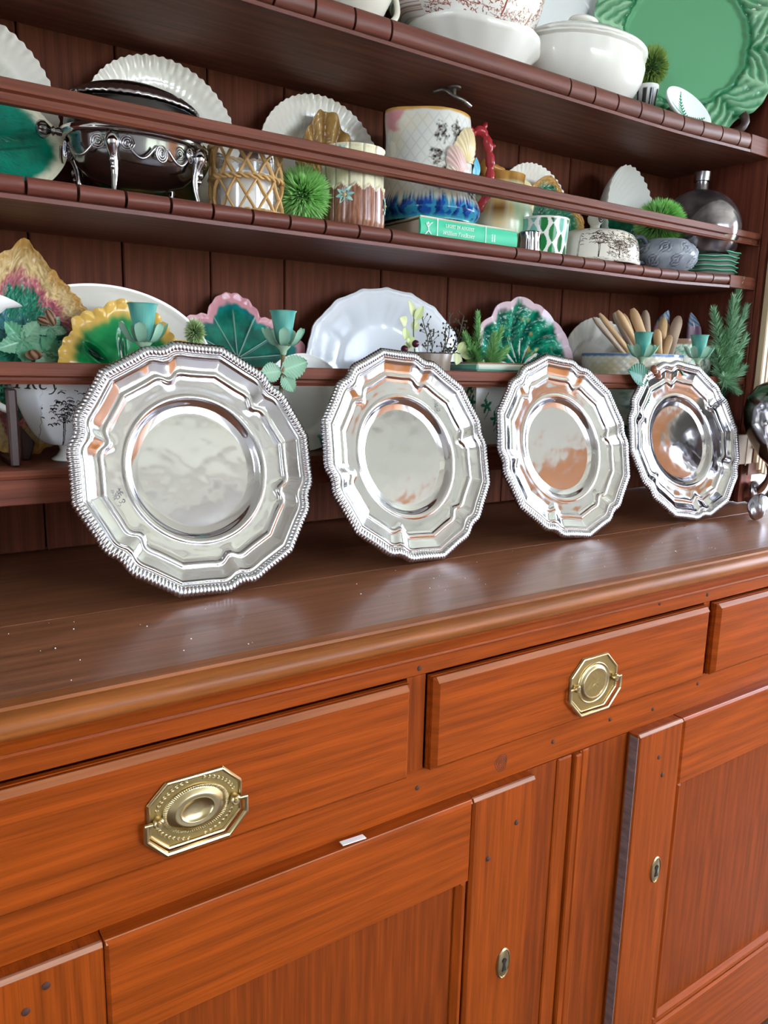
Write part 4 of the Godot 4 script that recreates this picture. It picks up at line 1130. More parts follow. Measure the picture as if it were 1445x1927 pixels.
	m = MB.new(); m.col = lin("e0cf9d"); m.tube(spline([Vector3(.036, .126, .01), Vector3(.050, .122, .012), Vector3(.060, .105, .012), Vector3(.058, .08, .012)], 12), .006, 8); part("handle", m.mesh(), M.glaze, o)
	o = thing("embossed_salt", "little embossed silver salt beside the right end of the green book", "salt cellar", Vector3(.908, S2, -.332))
	m = MB.new(); m.lathe([Vector2(0, 0), Vector2(.015, 0), Vector2(.016, .004), Vector2(.015, .018), Vector2(.017, .034), Vector2(.015, .036), Vector2(0, .036)], 60, func(th, s, r, y): return Vector2(r + .0012 * sin(th * 12 + y * 500) * sin(y * 420), y)); part("body", m.mesh(), M.silver_dark, o)
	# green leaf plate with ochre edge
	o = thing("ochre_edged_leaf_plate", "dark green leaf plate with a curled ochre edge behind the lattice cup", "plate", Vector3(1.045, S2, -.425))
	stand(o, "dish", dish(220, 44, func(th): return .074 * (1 + .08 * cos(4 * th + .5) + .03 * cos(9 * th)), func(f, th): return .020 * f * f + .004 * cos(5 * th) * f + .003 * n3(Vector3(f * cos(th), f * sin(th), 0) * .3), func(f, th, p): return lin("0b4a30").lerp(lin("1f7a50"), clampf(.5 + n3(p * .35), 0, 1)).lerp(lin("b98a45"), sm(.80, .95, f + .08 * n3(p * .4)))), M.glaze, .072, 12, 8)
	# lattice cup
	o = thing("lattice_cup", "white cup patterned with a lattice of green pointed ovals", "cup", Vector3(.9505, S2, -.346))
	m = MB.new()
	m.grid(252, 84, func(u, q):
		var th: float = TAU * u
		var y: float = q * .0605
		var r: float = .0375 + .0040 * q
		var row := y / .0130
		var best := 0.0; var id := 0
		for oo in [0.0, .5]:
			var rr: float = row + oo
			var cx := fposmod(u * 8 + oo, 1.0) - .5
			var cy := fposmod(rr, 1.0) - .5
			var e := .43 * cos(PI * clampf(cy / 1.9, -.5, .5)) * cos(PI * clampf(cy / 1.9, -.5, .5))
			var cyy := absf(fposmod(y / .0295 + oo + .3, 1.0) - .5) * 2
			var wd := .245 * pow(maxf(0.0, cos(PI / 2 * cyy)), .75)
			if absf(cx) < wd - .025 and cyy < .94:
				best = 1.0; id = int(floor(u * 8 + oo)) * 7 + int(floor(y / .0295 + oo + .3)) * 13 + int(oo * 4)
		var k := lin("eeede6")
		if best > 0: k = [lin("0f5a2e"), lin("1f7a3c"), lin("3f9a5c"), lin("7fc0b0"), lin("17683a")][posmod(id * 5 + id / 3, 5)]
		if q > .96: k = lin("f2f1ea")
		return [Vector3(r * cos(th), y, -r * sin(th)), k], true)
	m.grid(48, 3, func(u, q): return [Vector3([.0415, .041, .0395, .036][int(round(q * 3))] * cos(TAU * u), [.0605, .0612, .0605, .01][int(round(q * 3))], -[.0415, .041, .0395, .036][int(round(q * 3))] * sin(TAU * u)), lin("e8e8e0")], true)
	part("body", m.mesh(), M.glaze, o)
	# shell-shaped dish
	o = thing("shell_dish", "deep white ribbed shell dish standing upright behind the butter dome", "dish", Vector3(1.248, S2, -.452), "", deg_to_rad(8))
	stand(o, "dish", dish(240, 44, func(th): return .086 * .102 / sqrt(pow(.102 * cos(th), 2) + pow(.086 * sin(th), 2)) * (1 + .007 * cos(38 * th)), func(f, th): return .050 * pow(f, 3) + .0012 * cos(38 * th) * sm(.45, .95, f), null, .005), M.white_glaze, .101, 6, 8)
	o = thing("deep_green_leaf_dish", "deep green leaf dish with a cream edge behind the grey teapot", "dish", Vector3(1.222, S2, -.412))
	stand(o, "dish", dish(160, 36, func(th): return .070 * (1 + .10 * cos(2 * th - .6) + .02 * cos(11 * th)), func(f, th): return .012 * f * f + .002 * n3(Vector3(f * cos(th), f * sin(th), 0) * .4), func(f, th, p): return lin("0a5a40").lerp(lin("17805e"), clampf(.5 + n3(p * .4), 0, 1)).lerp(lin("d5d2b4"), sm(.82, .95, f + .06 * n3(p * .4)) * sm(-.2, .5, cos(th)))), M.glaze, .068, 10)
	# butter dome
	o = thing("butter_dome", "white domed butter dish lid printed with a brown village scene", "butter dish", Vector3(1.078, S2, -.350))
	m = MB.new(); m.has_uv = true
	var bp := [Vector2(.076, 0), Vector2(.079, .002), Vector2(.0795, .006), Vector2(.077, .008), Vector2(.077, .018), Vector2(.0755, .030), Vector2(.072, .040), Vector2(.066, .048), Vector2(.056, .0535), Vector2(.04, .057), Vector2(.02, .059), Vector2(0, .0595)]
	m.grid(72, 11, func(u, q):
		var p: Vector2 = bp[int(round(q * 11))]
		return [Vector3(p.x * cos(TAU * u), p.y, -p.x * sin(TAU * u)), Color.WHITE, Vector2(clampf((u - .565) / .31, 0, 1) * .97, clampf(1.02 - p.y / .060, 0, 1)) if u > .565 and u < .875 else Vector2(.99, .02)])
	part("dome", m.mesh(), M.print_village, o)
	m = MB.new(); m.xf = Transform3D(Basis(), Vector3(0, .0588, 0)); m.lathe([Vector2(.011, 0), Vector2(.008, .005), Vector2(.0085, .009), Vector2(.0125, .014), Vector2(.014, .021), Vector2(.011, .027), Vector2(.004, .030), Vector2(0, .0305)], 28); part("knob", m.mesh(), M.white_glaze, o)
	m = MB.new()
	for k in 2: m.tube(range(20).map(func(i): return Vector3((.006 - k * .003) * cos(TAU * i / 20) - .002, .0785 + (.0075 - k * .004) * sin(TAU * i / 20), .0140)), .0008, 5, true)
	part("knob_print", m.mesh(), M.dark, o)
	# grey teapot planted with grass
	o = thing("grey_teapot", "grey glazed teapot moulded with scrolls", "teapot", Vector3(1.256, S2, -.340))
	m = MB.new()
	cell.noise_type = FastNoiseLite.TYPE_CELLULAR; cell.frequency = 1.0; cell.seed = 5
	m.lathe(range(25).map(func(i): return Vector2(.036 + .024 * sin(PI * clampf(i / 24.0 * .86 + .07, 0, 1)), .003 + .056 * i / 24.0)), 140, func(th, s, r, y):
		var p := Vector3(r * cos(th), y, -r * sin(th))
		var best := 9.0
		var sw := 0.0
		for k in 9:
			for row in 2:
				var c := Vector2((k + .5 * row) * TAU / 9, .020 + row * .022)
				var dd := Vector2(wrapf(th - c.x, -PI, PI) * r, y - c.y)
				var L := dd.length()
				if L < best:
					best = L; sw = sin(L * 1500 - dd.angle() + row)
		var hh := sw * sm(.014, .008, best)
		return [Vector2(r + .0034 * hh, y), lin("4f5662").lerp(lin("b9bec6"), clampf(.45 + .5 * hh + .3 * n3(p * .3), 0, 1))])
	m.col = lin("8b919b"); m.lathe([Vector2(0, 0), Vector2(.037, 0), Vector2(.0385, .003), Vector2(.0375, .006)], 40)
	part("body", m.mesh(), M.glaze, o)
	m = MB.new(); m.col = lin("5f6670"); m.tube(spline([Vector3(.050, .022, .0), Vector3(.066, .030, .003), Vector3(.078, .046, .005), Vector3(.092, .066, .006), Vector3(.098, .071, .006)], 18), [.013, .0125, .012, .011, .010, .0095, .009, .0085, .008, .0075, .007, .0068, .0065, .0062, .006, .006, .006, .0065, .0065], 12); part("spout", m.mesh(), M.glaze, o)
	m = MB.new(); m.col = lin("4c525c"); m.tube(spline([Vector3(-.052, .016, 0), Vector3(-.072, .018, 0), Vector3(-.088, .034, 0), Vector3(-.086, .054, 0), Vector3(-.066, .060, 0), Vector3(-.050, .050, 0)], 24), .0042, 8); part("handle", m.mesh(), M.glaze, o)
	o = thing("grass_tuft", "dome of green artificial grass growing out of the grey teapot", "artificial plant", Vector3(1.250, S2 + .053, -.350))
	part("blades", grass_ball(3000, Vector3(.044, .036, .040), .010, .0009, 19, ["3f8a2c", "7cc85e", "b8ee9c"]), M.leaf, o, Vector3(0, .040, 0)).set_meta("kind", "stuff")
	# stack of green plates
	var sp := dish(160, 16, func(th): return .0665 * (1 + .012 * cos(8 * th)), func(f, th): return .006 * sm(.55, .8, f) + .0045 * sm(.8, 1, f) + .0007 * cos(8 * th) * sm(.8, 1, f), func(f, th, p): return lin("0e6b4a").lerp(lin("6fc0a0"), sm(.985, .998, f)), .0022)  # paler outermost rim paints in the light each edge catches
	for k in 5:
		o = thing("green_side_plate", ["bottom plate of the stack of small green plates", "second plate from the bottom of the green stack", "middle plate of the green stack beside the teapot", "second plate from the top of the green stack", "topmost plate of the green stack"][k] + " on the middle shelf", "plate", Vector3(1.402 + [.0, .002, -.002, .001, .003][k], S2 + .0064 + k * .0085, -.358 + [.0, -.001, .001, 0, .001][k]), "stack of small green plates")
		pt = part("dish", sp, M.glaze, o); pt.basis = Basis(Vector3.UP, k * .7) * Basis(Vector3.RIGHT, -PI / 2)
	# mercury glass bottle
	o = thing("glass_bottle", "round smoky mercury-glass bottle with a silver cap standing on the stack of green plates", "bottle", Vector3(1.384, S2 + .0456, -.362))
	m = MB.new()
	m.lathe(range(33).map(func(i):
		var t: float = i / 32.0
		if t < .06: return Vector2(.052 * t / .06, 0)
		var a := -.62 + (t - .06) / .94 * 1.98
		return Vector2(maxf(.0125, .080 * cos(a)), .0455 + .0785 * sin(a))), 72, func(th, s, r, y):
		var p := Vector3(r * cos(th), y, -r * sin(th))
		return [Vector2(r, y), lin("5b5458").lerp(lin("b9b2b4"), clampf(.35 + 1.1 * n3(p * .12) + .5 * n3(p * .4), 0, 1))])
	m.col = lin("8b8688"); m.lathe([Vector2(.0128, .1215), Vector2(.0118, .132), Vector2(.0125, .144), Vector2(.0145, .146), Vector2(.0, .147)], 28)
	part("body", m.mesh(), M.mercury, o)
	m = MB.new(); m.lathe([Vector2(.0145, .138), Vector2(.0155, .139), Vector2(.0155, .155), Vector2(.0135, .157), Vector2(0, .157)], 28); part("cap", m.mesh(40), M.silver_rim, o)

func pitcher() -> void:
	var o := thing("shell_pitcher", "tall white fish-scale majolica pitcher with shells, seaweed and blue base", "pitcher", Vector3(.748, S2 + .0338, -.392))
	var m := MB.new()
	var hgt := .152
	var rad := func(y: float) -> float: return lerpf(.0765, .0605, y / hgt) + .006 * sm(.05, .02, y) - .010 * sm(.016, .0, y)
	var weeds := [Vector2(4.35, .118), Vector2(4.75, .122), Vector2(4.25, .085), Vector2(4.55, .070), Vector2(4.3, .050), Vector2(5.15, .045), Vector2(5.25, .112), Vector2(5.35, .032)]
	m.grid(300, 150, func(u, q):
		var th: float = TAU * u
		var y: float = q * hgt
		var spout := exp(-pow(wrapf(th - PI, -PI, PI) / .42, 2)) * sm(.09, hgt, y)
		var r: float = rad.call(y) + .016 * spout
		var a := th * 25.0 / TAU; var b := y / .0205
		var d1 := absf(fposmod(a + b, 1.0) - .5) * 2; var d2 := absf(fposmod(a - b, 1.0) - .5) * 2
		var edge := maxf(d1, d2)
		var p := Vector3(r * cos(th), y, -r * sin(th))
		var sc := sm(.030, .040, y) * sm(hgt - .004, hgt - .010, y) * (1 - spout)
		var weed := 0.0
		for w in weeds:
			var dd := Vector2((th - w.x) * .075, y - w.y)
			weed = maxf(weed, sm(.45, .75, (1 - dd.length() / .025) + .55 * n3(p * 1.1)))
		r += .0022 * (1 - edge) * sc + .0016 * weed + .0012 * n3(p * .9) * sm(.032, .02, y)
		var k := lin("dcdcd6").lerp(lin("bdbab2"), .55 * sm(.75, 1, edge) * sc).lerp(lin("e3cf9b"), .35 * sm(.0, .5, n3(p * .12)))
		k = k.lerp([lin("1d4f9a"), lin("2f86a8"), lin("17346e")][posmod(int(floor(th * 9 + 3 * n3(p * .3))), 3)], sm(.036, .022, y + .016 * n3(Vector3(cos(th) * 2, y * .4, sin(th) * 2) * .1)))
		k = k.lerp(lin("4fb0b0"), .7 * sm(.008, .0, y))
		k = k.lerp(lin("3a2a22"), weed * clampf(.75 + n3(p * 2.0), 0, 1))
		k = k.lerp(lin("d0707c"), .75 * sm(.35, .6, spout + .4 * n3(p * .3)) * sm(.6, .3, absf(wrapf(th - PI - .35, -PI, PI))))
		k = k.lerp(lin("c89a4a"), sm(hgt - .006, hgt - .002, y + .002 * n3(p * .4)))
		return [p, k], true)
	m.col = lin("e6e0d0")
	m.grid(64, 3, func(u, q):
		var th: float = TAU * u
		var spout := exp(-pow(wrapf(th - PI, -PI, PI) / .42, 2))
		var r: float = .0605 + .016 * spout - [0.0, .002, .005, .012][int(round(q * 3))]
		return [Vector3(r * cos(th), hgt + [.0, .001, -.001, -.12][int(round(q * 3))], -r * sin(th)), lin("d6b67a") if q < .4 else lin("e6e0d0")], true)
	part("body", m.mesh(), M.glaze, o)
	# shells laid on the front right
	var shell := func(at_th: float, y: float, w: float, h: float, turn: float, c0: String, c1: String, nr: int) -> void:
		var mm := MB.new()
		var R: float = rad.call(y)
		var nn := Vector3(cos(at_th), 0, -sin(at_th)); var sd := Vector3(-sin(at_th), 0, -cos(at_th)) * 1.0
		mm.grid(60, 14, func(u, q):
			var a: float = lerpf(.12, PI - .12, u)
			var rr: float = q * (1 + .03 * cos(u * nr * TAU))
			var px: float = rr * cos(a) * w; var py: float = rr * sin(a) * h
			var bump: float = .007 * sin(PI * clampf(q, .02, 1.0)) * sin(a) + .0008 * cos(u * nr * TAU) * q + .0008
			var x2 := px * cos(turn) - py * sin(turn); var y2 := px * sin(turn) + py * cos(turn)
			var th2 := at_th + x2 / R
			var n2 := Vector3(cos(th2), 0, -sin(th2))
			return [n2 * (R + bump) + Vector3(0, y + y2, 0), lin(c0).lerp(lin(c1), clampf(.5 - .5 * cos(u * nr * TAU) * q + (q - .6) * .8, 0, 1))])
		part("shell", mm.mesh(), M.glaze, o)
	shell.call(5.00, .083, .030, .048, -.15, "d8c28c", "e6d6b4", 13)
	shell.call(5.42, .060, .014, .036, -.1, "4fa6c8", "7cc4d8", 6)
	shell.call(4.80, .060, .020, .044, .45, "d9a7a4", "e6d0c4", 9)
	shell.call(4.72, .048, .018, .030, .7, "caa49a", "eadfce", 9)
	# coral handle
	m = MB.new()
	m.col = lin("a33036")
	var hp := spline([Vector3(.058, .132, .012), Vector3(.078, .146, .018), Vector3(.092, .142, .020), Vector3(.100, .120, .022), Vector3(.104, .094, .022), Vector3(.102, .062, .020), Vector3(.090, .036, .016), Vector3(.076, .026, .012)], 40)
	m.tube(hp, range(41).map(func(i): return .0068 + .0012 * sin(i * 1.1) + .0008 * sin(i * 2.3)), 12)
	for q in [[hp[8], Vector3(.004, .013, .004)], [hp[14], Vector3(.008, .003, .006)], [hp[26], Vector3(-.006, .004, .009)], [hp[3], Vector3(-.005, .008, .006)]]: m.tube([q[0], q[0] + q[1] * .7, q[0] + q[1]], [.005, .0042, .002], 8)
	part("coral_handle", m.mesh(), M.glaze, o)

# ------------------------------------------------------------------ bottom shelf
func bottom_shelf() -> void:
	# big pointed leaf plate
	var o := thing("pointed_leaf_plate", "large pointed majolica leaf plate, ochre edge, pink and green heart, at the left end", "plate", Vector3(.167, S3, -.405))
	var tr := [[0, .088], [12, .098], [22, .101], [35, .095], [55, .098], [60, .1005], [70, .107], [78, .117], [84, .131], [87, .131], [95, .114], [105, .105], [118, .100], [145, .112], [160, .125], [175, .118], [200, .1], [235, .11], [262, .128], [270, .13], [278, .126], [305, .108], [340, .095]]
	var ped := func(f: float, th: float) -> float: return f + .07 * n3(Vector3(cos(th) * 3, sin(th) * 3, f) * .18)
	stand(o, "dish", dish(420, 80, func(th): return table(tr, rad_to_deg(th)) * (1 + .010 * sin(34 * th) + .006 * sin(61 * th)), func(f, th):
		var p := Vector3(f * cos(th), f * sin(th), 0)
		return .016 * f * f + .0030 * cos(17 * th + 2 * n3(p * .1)) * sm(.1, .6, f) * sm(1.02, .75, f) + .0026 * n3(p * .12) + .0020 * n3(p * .3) + .003 * sm(.9, 1, f), func(f, th, p):
		var s: float = ped.call(f, th) + .035 * cos(17 * th) + .10 * n3(Vector3(cos(th) * 4.5, sin(th) * 4.5, f * .6) * .16)
		var k: Color = lin("0f6a54").lerp(lin("4a9a78"), clampf(.4 + 1.2 * n3(Vector3(cos(th) * 5, sin(th) * 5, f * .8) * .2), 0, 1))
		k = k.lerp(lin("5a86a0"), .5 * sm(.1, .4, n3(p * .2 + Vector3(3, 0, 0))))
		k = k.lerp(lin("c9687a"), sm(.61, .67, s) * .9).lerp(lin("d9bc86"), sm(.71, .80, s)).lerp(lin("c08a3a"), sm(.86, 1.0, s) * .8)
		return k), M.glaze, .125, 12, -4)
	var mo := MB.new()
	for q in [[Vector3(.036, .152, -.010), .012], [Vector3(.004, .136, -.004), .020], [Vector3(.044, .118, -.004), .022]]:
		var g := RandomNumberGenerator.new(); g.seed = int(q[0].x * 9000)
		mo.col = lin("7fb08e")
		for k in 5:
			var a := TAU * k / 5 + 1
			leaf(mo, q[0], q[0] + Vector3(cos(a), sin(a) * .9, .25) * q[1] * 1.5, Vector3.BACK, q[1] * .55, lin("5f9f7a").lerp(lin("9cc4a4"), g.randf()), 6, .1)
	part("leaf_relief", mo.mesh(), M.glaze, o)
	for q in [[Vector3(.034, .164, .004), Vector3(.0055, .010, .004), .3], [Vector3(.026, .160, .003), Vector3(.005, .007, .005), 1.0], [Vector3(.012, .120, .010), Vector3(.009, .006, .005), .1], [Vector3(.052, .118, .006), Vector3(.006, .009, .005), -.4]]:
		mo = MB.new()
		mo.xf = Transform3D(Basis(Vector3.BACK, q[2]), q[0])
		mo.grid(40, 20, func(u, w):
			var th: float = TAU * u
			var ph: float = PI * (w - .5)
			var kk := 1 + .12 * sin(5 * th + w * 6)
			return [q[1] * Vector3(cos(ph) * cos(th) * kk, sin(ph), -cos(ph) * sin(th) * kk), lin("5a3a26").lerp(lin("b08a70"), clampf(.4 + .5 * sin(5 * th + w * 6), 0, 1))], true)
		part("nut", mo.mesh(), M.glaze, o)
	# white jug whose spout pokes in from the left edge
	o = thing("white_jug", "white jug whose spout pokes in at the left edge of the picture", "jug", Vector3(.078, S3, -.318))
	mo = MB.new()
	mo.lathe([Vector2(0, 0), Vector2(.03, 0), Vector2(.031, .01), Vector2(.036, .04), Vector2(.038, .08), Vector2(.034, .12), Vector2(.027, .15), Vector2(.027, .168), Vector2(.031, .184), Vector2(.029, .184), Vector2(.025, .165), Vector2(0, .15)], 60, func(th, s, r, y): return Vector2(r * (1 + 1.55 * exp(-pow(wrapf(th, -PI, PI) / .5, 2)) * pow(sm(.118, .180, y), 1.4)), y - .014 * exp(-pow(wrapf(th, -PI, PI) / .35, 2)) * sm(.165, .184, y)))
	part("body", mo.mesh(), M.white_paint, o)
	# pale plate behind
	o = thing("pale_grey_plate", "pale grey oval plate behind the two leaf plates at the left", "plate", Vector3(.275, S3, -.462))
	stand(o, "dish", dish(100, 24, func(th): return .150 * .106 / sqrt(pow(.106 * cos(th), 2) + pow(.150 * sin(th), 2)), func(f, th): return .014 * sm(.62, .72, f) + .006 * sm(.7, 1, f) + .0015 * sm(.93, .96, f)), M.cream, .105, 5)
	# yellow-edged green leaf plate
	o = thing("yellow_edged_leaf_plate", "green lobed leaf plate with a beaded yellow edge and two slots", "plate", Vector3(.283, S3, -.352))
	var yr := [[0, 0.0741], [20, 0.0855], [28, 0.0836], [35, 0.0741], [45, 0.0798], [60, 0.0855], [75, 0.0817], [84, 0.0874], [95, 0.0874], [108, 0.0798], [122, 0.0836], [135, 0.0855], [142, 0.0760], [152, 0.0798], [165, 0.0817], [185, 0.0798], [200, 0.0817], [215, 0.0712], [235, 0.0779], [270, 0.1026], [310, 0.0779], [340, 0.0741]]
	var slot := func(p: Vector3, c: Vector2, a: float) -> float:
		var d := (Vector2(p.x, p.y) - c).rotated(-a)
		return Vector2(d.x / 2.4, d.y).length()
	stand(o, "dish", dish(380, 70, func(th): return table(yr, rad_to_deg(th)) * (1 + .026 * absf(sin(17 * th))), func(f, th):
		var r: float = table(yr, rad_to_deg(th)) * f
		var p := Vector3(r * cos(th), r * sin(th), 0)
		var dent := minf(slot.call(p, Vector2(-.036, .022), -.75), slot.call(p, Vector2(.046, .020), .75))
		return .006 * f * f + .003 * absf(sin(17 * th)) * sm(.84, .97, f) - .006 * sm(.008, .002, dent) + .002 * sm(.013, .008, dent) * sm(.005, .008, dent) - .004 * exp(-pow((p.x + .004) / .003, 2)) * sm(.06, .03, p.y) + .0025 * cos(5 * th - PI / 2) * sm(.2, .6, f), func(f, th, p):
		var k: Color = lin("0a5a2e").lerp(lin("1f8a4c"), clampf(.5 + 1.1 * n3(p * .25), 0, 1))
		k = k.lerp(lin("5f9a50"), .5 * sm(.70, .82, f + .12 * n3(p * .22)))
		k = k.lerp(lin("d8ad55"), sm(.74, .88, f + .10 * n3(p * .2)))
		k = k.lerp(lin("06261c"), sm(.006, .003, minf(slot.call(p, Vector2(-.036, .022), -.75), slot.call(p, Vector2(.046, .020), .75))))
		return k.lerp(lin("06301c"), .7 * exp(-pow((p.x + .004) / .002, 2)) * sm(.06, .03, p.y))), M.glaze, .108, 15)
	gravy_boat()
	# dark easel at the far left
	o = thing("dark_easel", "dark wooden easel post beside the white gravy boat at the left edge", "plate stand", Vector3(.139, S3, -.312))
	mo = MB.new(); mo.box(Vector3(0, .042, 0), Vector3(.010, .084, .012), .002); part("post", mo.mesh(30), M.dark_wood, o)
	mo = MB.new(); mo.box(Vector3(.0, .004, -.03), Vector3(.010, .008, .07), .002); part("foot", mo.mesh(30), M.dark_wood, o)
	mo = MB.new(); mo.slab(PackedVector2Array([Vector2(.016, .0), Vector2(.024, .0), Vector2(.030, .020), Vector2(.016, .040)]), -.062, -.052, .001); part("brace", mo.mesh(30), M.dark_wood, o)
	# pink-edged teal leaf plate
	o = thing("pink_edged_leaf_plate", "teal three-lobed leaf plate with a toothed pink edge and white veins", "plate", Vector3(.465, S3, -.432))
	var kr := [[0, .112], [18, .112], [28, .106], [38, .096], [50, .088], [58, .080], [64, .086], [75, .096], [88, .102], [100, .100], [112, .090], [120, .080], [130, .088], [145, .100], [158, .106], [172, .106], [200, .098], [235, .1], [270, .118], [305, .1], [335, .105]]
	stand(o, "dish", dish(420, 76, func(th): return table(kr, rad_to_deg(th)) * (1 + .026 * (1 - absf(fposmod(th * 36 / TAU, 1.0) - .5) * 2)), func(f, th):
		var r: float = table(kr, rad_to_deg(th)) * f
		var p := Vector2(r * cos(th), r * sin(th))
		var vein := 0.0
		for a in [90, 62, 118, 30, 152, 5, 175]:
			var d := Vector2.from_angle(deg_to_rad(a))
			var b := Vector2(0, .008)
			var t := (p - b).dot(d)
			if t > 0: vein = maxf(vein, exp(-pow((p - b).cross(d) / .0012, 2)) * sm(.075, .06, t))
		return .004 * f * f + .0022 * vein + .0015 * absf(sin(18 * th)) * sm(.9, 1, f), func(f, th, p):
		var k: Color = lin("07483c").lerp(lin("0f7862"), clampf(.45 + 1.0 * n3(p * .3), 0, 1))
		var cr := cell.get_noise_3d(p.x * 170, p.y * 170, 0)
		k = k * (.75 + .5 * clampf(-cr, 0, 1))
		k = k.lerp(lin("17808a"), .4 * sm(.72, .82, f))
		k = k.lerp(lin("c98c92"), sm(.82, .88, f + .07 * n3(p * .22)) * sm(-.06, .0, p.y))
		var vein := 0.0
		for a in [90, 62, 118, 30, 152, 5, 175]:
			var d := Vector2.from_angle(deg_to_rad(a))
			var b := Vector2(0, .008)
			var t := (Vector2(p.x, p.y) - b).dot(d)
			if t > 0: vein = maxf(vein, exp(-pow((Vector2(p.x, p.y) - b).cross(d) / .0009, 2)) * sm(.074, .06, t))
		return k.lerp(lin("a9c4b4"), .75 * vein)), M.glaze, .117, 14)
	# tuft beside it
	o = thing("pale_sprig", "small pale green fuzzy sprig between the two leaf plates", "artificial plant", Vector3(.351, S3, -.330))
	mo = MB.new(); mo.col = lin("6b7a3c"); mo.tube([Vector3.ZERO, Vector3(.001, .14, 0)], .0012, 5); part("stem", mo.mesh(), M.leaf, o)
	part("tuft", grass_ball(900, Vector3(.009, .013, .009), .007, .0005, 31, ["6f9050", "a6c480", "d4e4b4"]), M.leaf, o, Vector3(.001, .152, 0)).set_meta("kind", "stuff")
	# small white plate low in front
	o = thing("small_white_plate", "small plain white plate low in front of the pink-edged leaf plate", "plate", Vector3(.505, S3, -.335))
	stand(o, "dish", white_plate(.0655, 30, .010, 1, 1, 0.0, 0.0), M.white_glaze, .065, 6)
	# big oval platter
	o = thing("oval_platter", "big white oval platter with a scalloped beaded edge standing at the back", "platter", Vector3(.722, S3, -.452))
	stand(o, "dish", dish(320, 36, func(th): return .153 * .119 / sqrt(pow(.119 * cos(th), 2) + pow(.153 * sin(th), 2)) * (1 + .010 * cos(16 * th) + .003 * cos(32 * th)), func(f, th): return .020 * sm(.50, .95, f) + .0018 * exp(-pow((f - .96) / .02, 2)) + .0004 * cos(48 * th) * sm(.92, .97, f)), M.blue_white, .118, 6)
	# hydrangea pot
	o = thing("dried_flower_pot", "grey-brown pot of dried hydrangea petals and dark seed twigs behind the second silver plate", "potted plant", Vector3(.715, S3, -.355))
	mo = MB.new(); mo.col = lin("7a6a5c")
	mo.lathe([Vector2(0, 0), Vector2(.034, 0), Vector2(.036, .01), Vector2(.045, .07), Vector2(.047, .125), Vector2(.049, .136), Vector2(.046, .138), Vector2(.043, .125), Vector2(0, .12)], 40)
	part("pot", mo.mesh(), M.glaze_soft, o)
	var g2 := RandomNumberGenerator.new(); g2.seed = 21
	mo = MB.new(); mo.col = lin("4a4634")
	var tips := [Vector3(.075, .196, .01), Vector3(.088, .18, .0), Vector3(.055, .198, .0), Vector3(.040, .176, .01), Vector3(-.006, .19, .01), Vector3(.012, .182, 0), Vector3(.07, .165, .01)]
	for t in tips:
		var b0 := Vector3(t.x * .4 + .01, .128, .005)
		var sp := spline([b0, b0.lerp(t, .5) + Vector3(.008, -.004, 0), t], 10)
		mo.tube(sp, .0007, 5)
		for k in 16:
			var p: Vector3 = sp[2 + k % 9]
			var q := p + Vector3(g2.randf_range(-.010, .010), g2.randf_range(-.002, .012), g2.randf_range(-.008, .008))
			mo.tube([p, q], .0004, 4)
			mo.ball(q, Vector3(.0014, .0019, .0014), 6, 5)
	part("seed_twigs", mo.mesh(), M.glaze_soft, o).set_meta("kind", "stuff")
	for q in [[Vector3(-.020, .19, .01), Vector3(-.012, .022, .004), .007], [Vector3(-.020, .185, .012), Vector3(.012, .020, .004), .008], [Vector3(-.036, .178, .012), Vector3(-.014, .008, .006), .009], [Vector3(-.036, .172, .012), Vector3(-.006, -.016, .008), .008], [Vector3(-.034, .160, .014), Vector3(.010, -.016, .006), .009], [Vector3(-.030, .150, .014), Vector3(-.014, -.010, .004), .007], [Vector3(.062, .140, .016), Vector3(.010, .016, .004), .010], [Vector3(.066, .136, .018), Vector3(.024, .002, .006), .008], [Vector3(.058, .138, .018), Vector3(-.006, -.016, .008), .009], [Vector3(-.022, .172, .008), Vector3(.010, .010, .002), .008]]:
		mo = MB.new()
		leaf(mo, q[0], q[0] + q[1], Vector3(0, .2, 1), q[2], lin("d6d8a8").lerp(lin("b9c48a"), g2.randf()), 1, .1)
		part("petal", mo.mesh(), M.leaf, o)
	for q in [Vector3(-.028, .150, .026), Vector3(-.042, .142, .018)]:
		mo = MB.new(); mo.col = lin("4a1f2c"); mo.ball(q, Vector3(.0055, .0055, .0055), 12, 8); part("berry", mo.mesh(), M.glaze, o)
	mo = MB.new(); mo.col = lin("6a7a44"); mo.tube(spline([Vector3(-.01, .12, .005), Vector3(-.02, .16, .01), Vector3(-.02, .192, .01)], 8), .001, 5); mo.tube(spline([Vector3(.02, .12, .01), Vector3(.05, .138, .014), Vector3(.066, .138, .016)], 8), .001, 5); part("stem", mo.mesh(), M.leaf, o)
	# ivy planter with a fir tuft
	o = thing("ivy_planter", "square white planter painted with green ivy between the second and third silver plates", "planter", Vector3(.838, S3, -.355))
	mo = MB.new()
	var ivy := [Vector2(.036, .088), Vector2(.042, .066), Vector2(.034, .05), Vector2(.042, .03), Vector2(-.03, .06), Vector2(-.01, .04)]
	var side := func(bx: Basis) -> void:
		mo.grid(60, 70, func(u, q):
			var x: float = (u - .5) * .104; var y: float = q * .112
			var k := lin("d8d8d0")
			for v in ivy:
				var d: Vector2 = Vector2(x, y) - v
				if d.length() < .012 * (.65 + .35 * cos(d.angle() * 5 + v.x * 300)): k = lin("1f8a60").lerp(lin("0c5a40"), .5 + .5 * sin(d.angle() * 10))
				if absf(d.x + .004 * sin(d.y * 200)) < .0008 and absf(d.y) < .02: k = lin("2f7a50")
			return [bx * Vector3(x, y, .052), k])
	for k in 4: side.call(Basis(Vector3.UP, PI / 2 * k))
	part("body", mo.mesh(30), M.glaze, o)
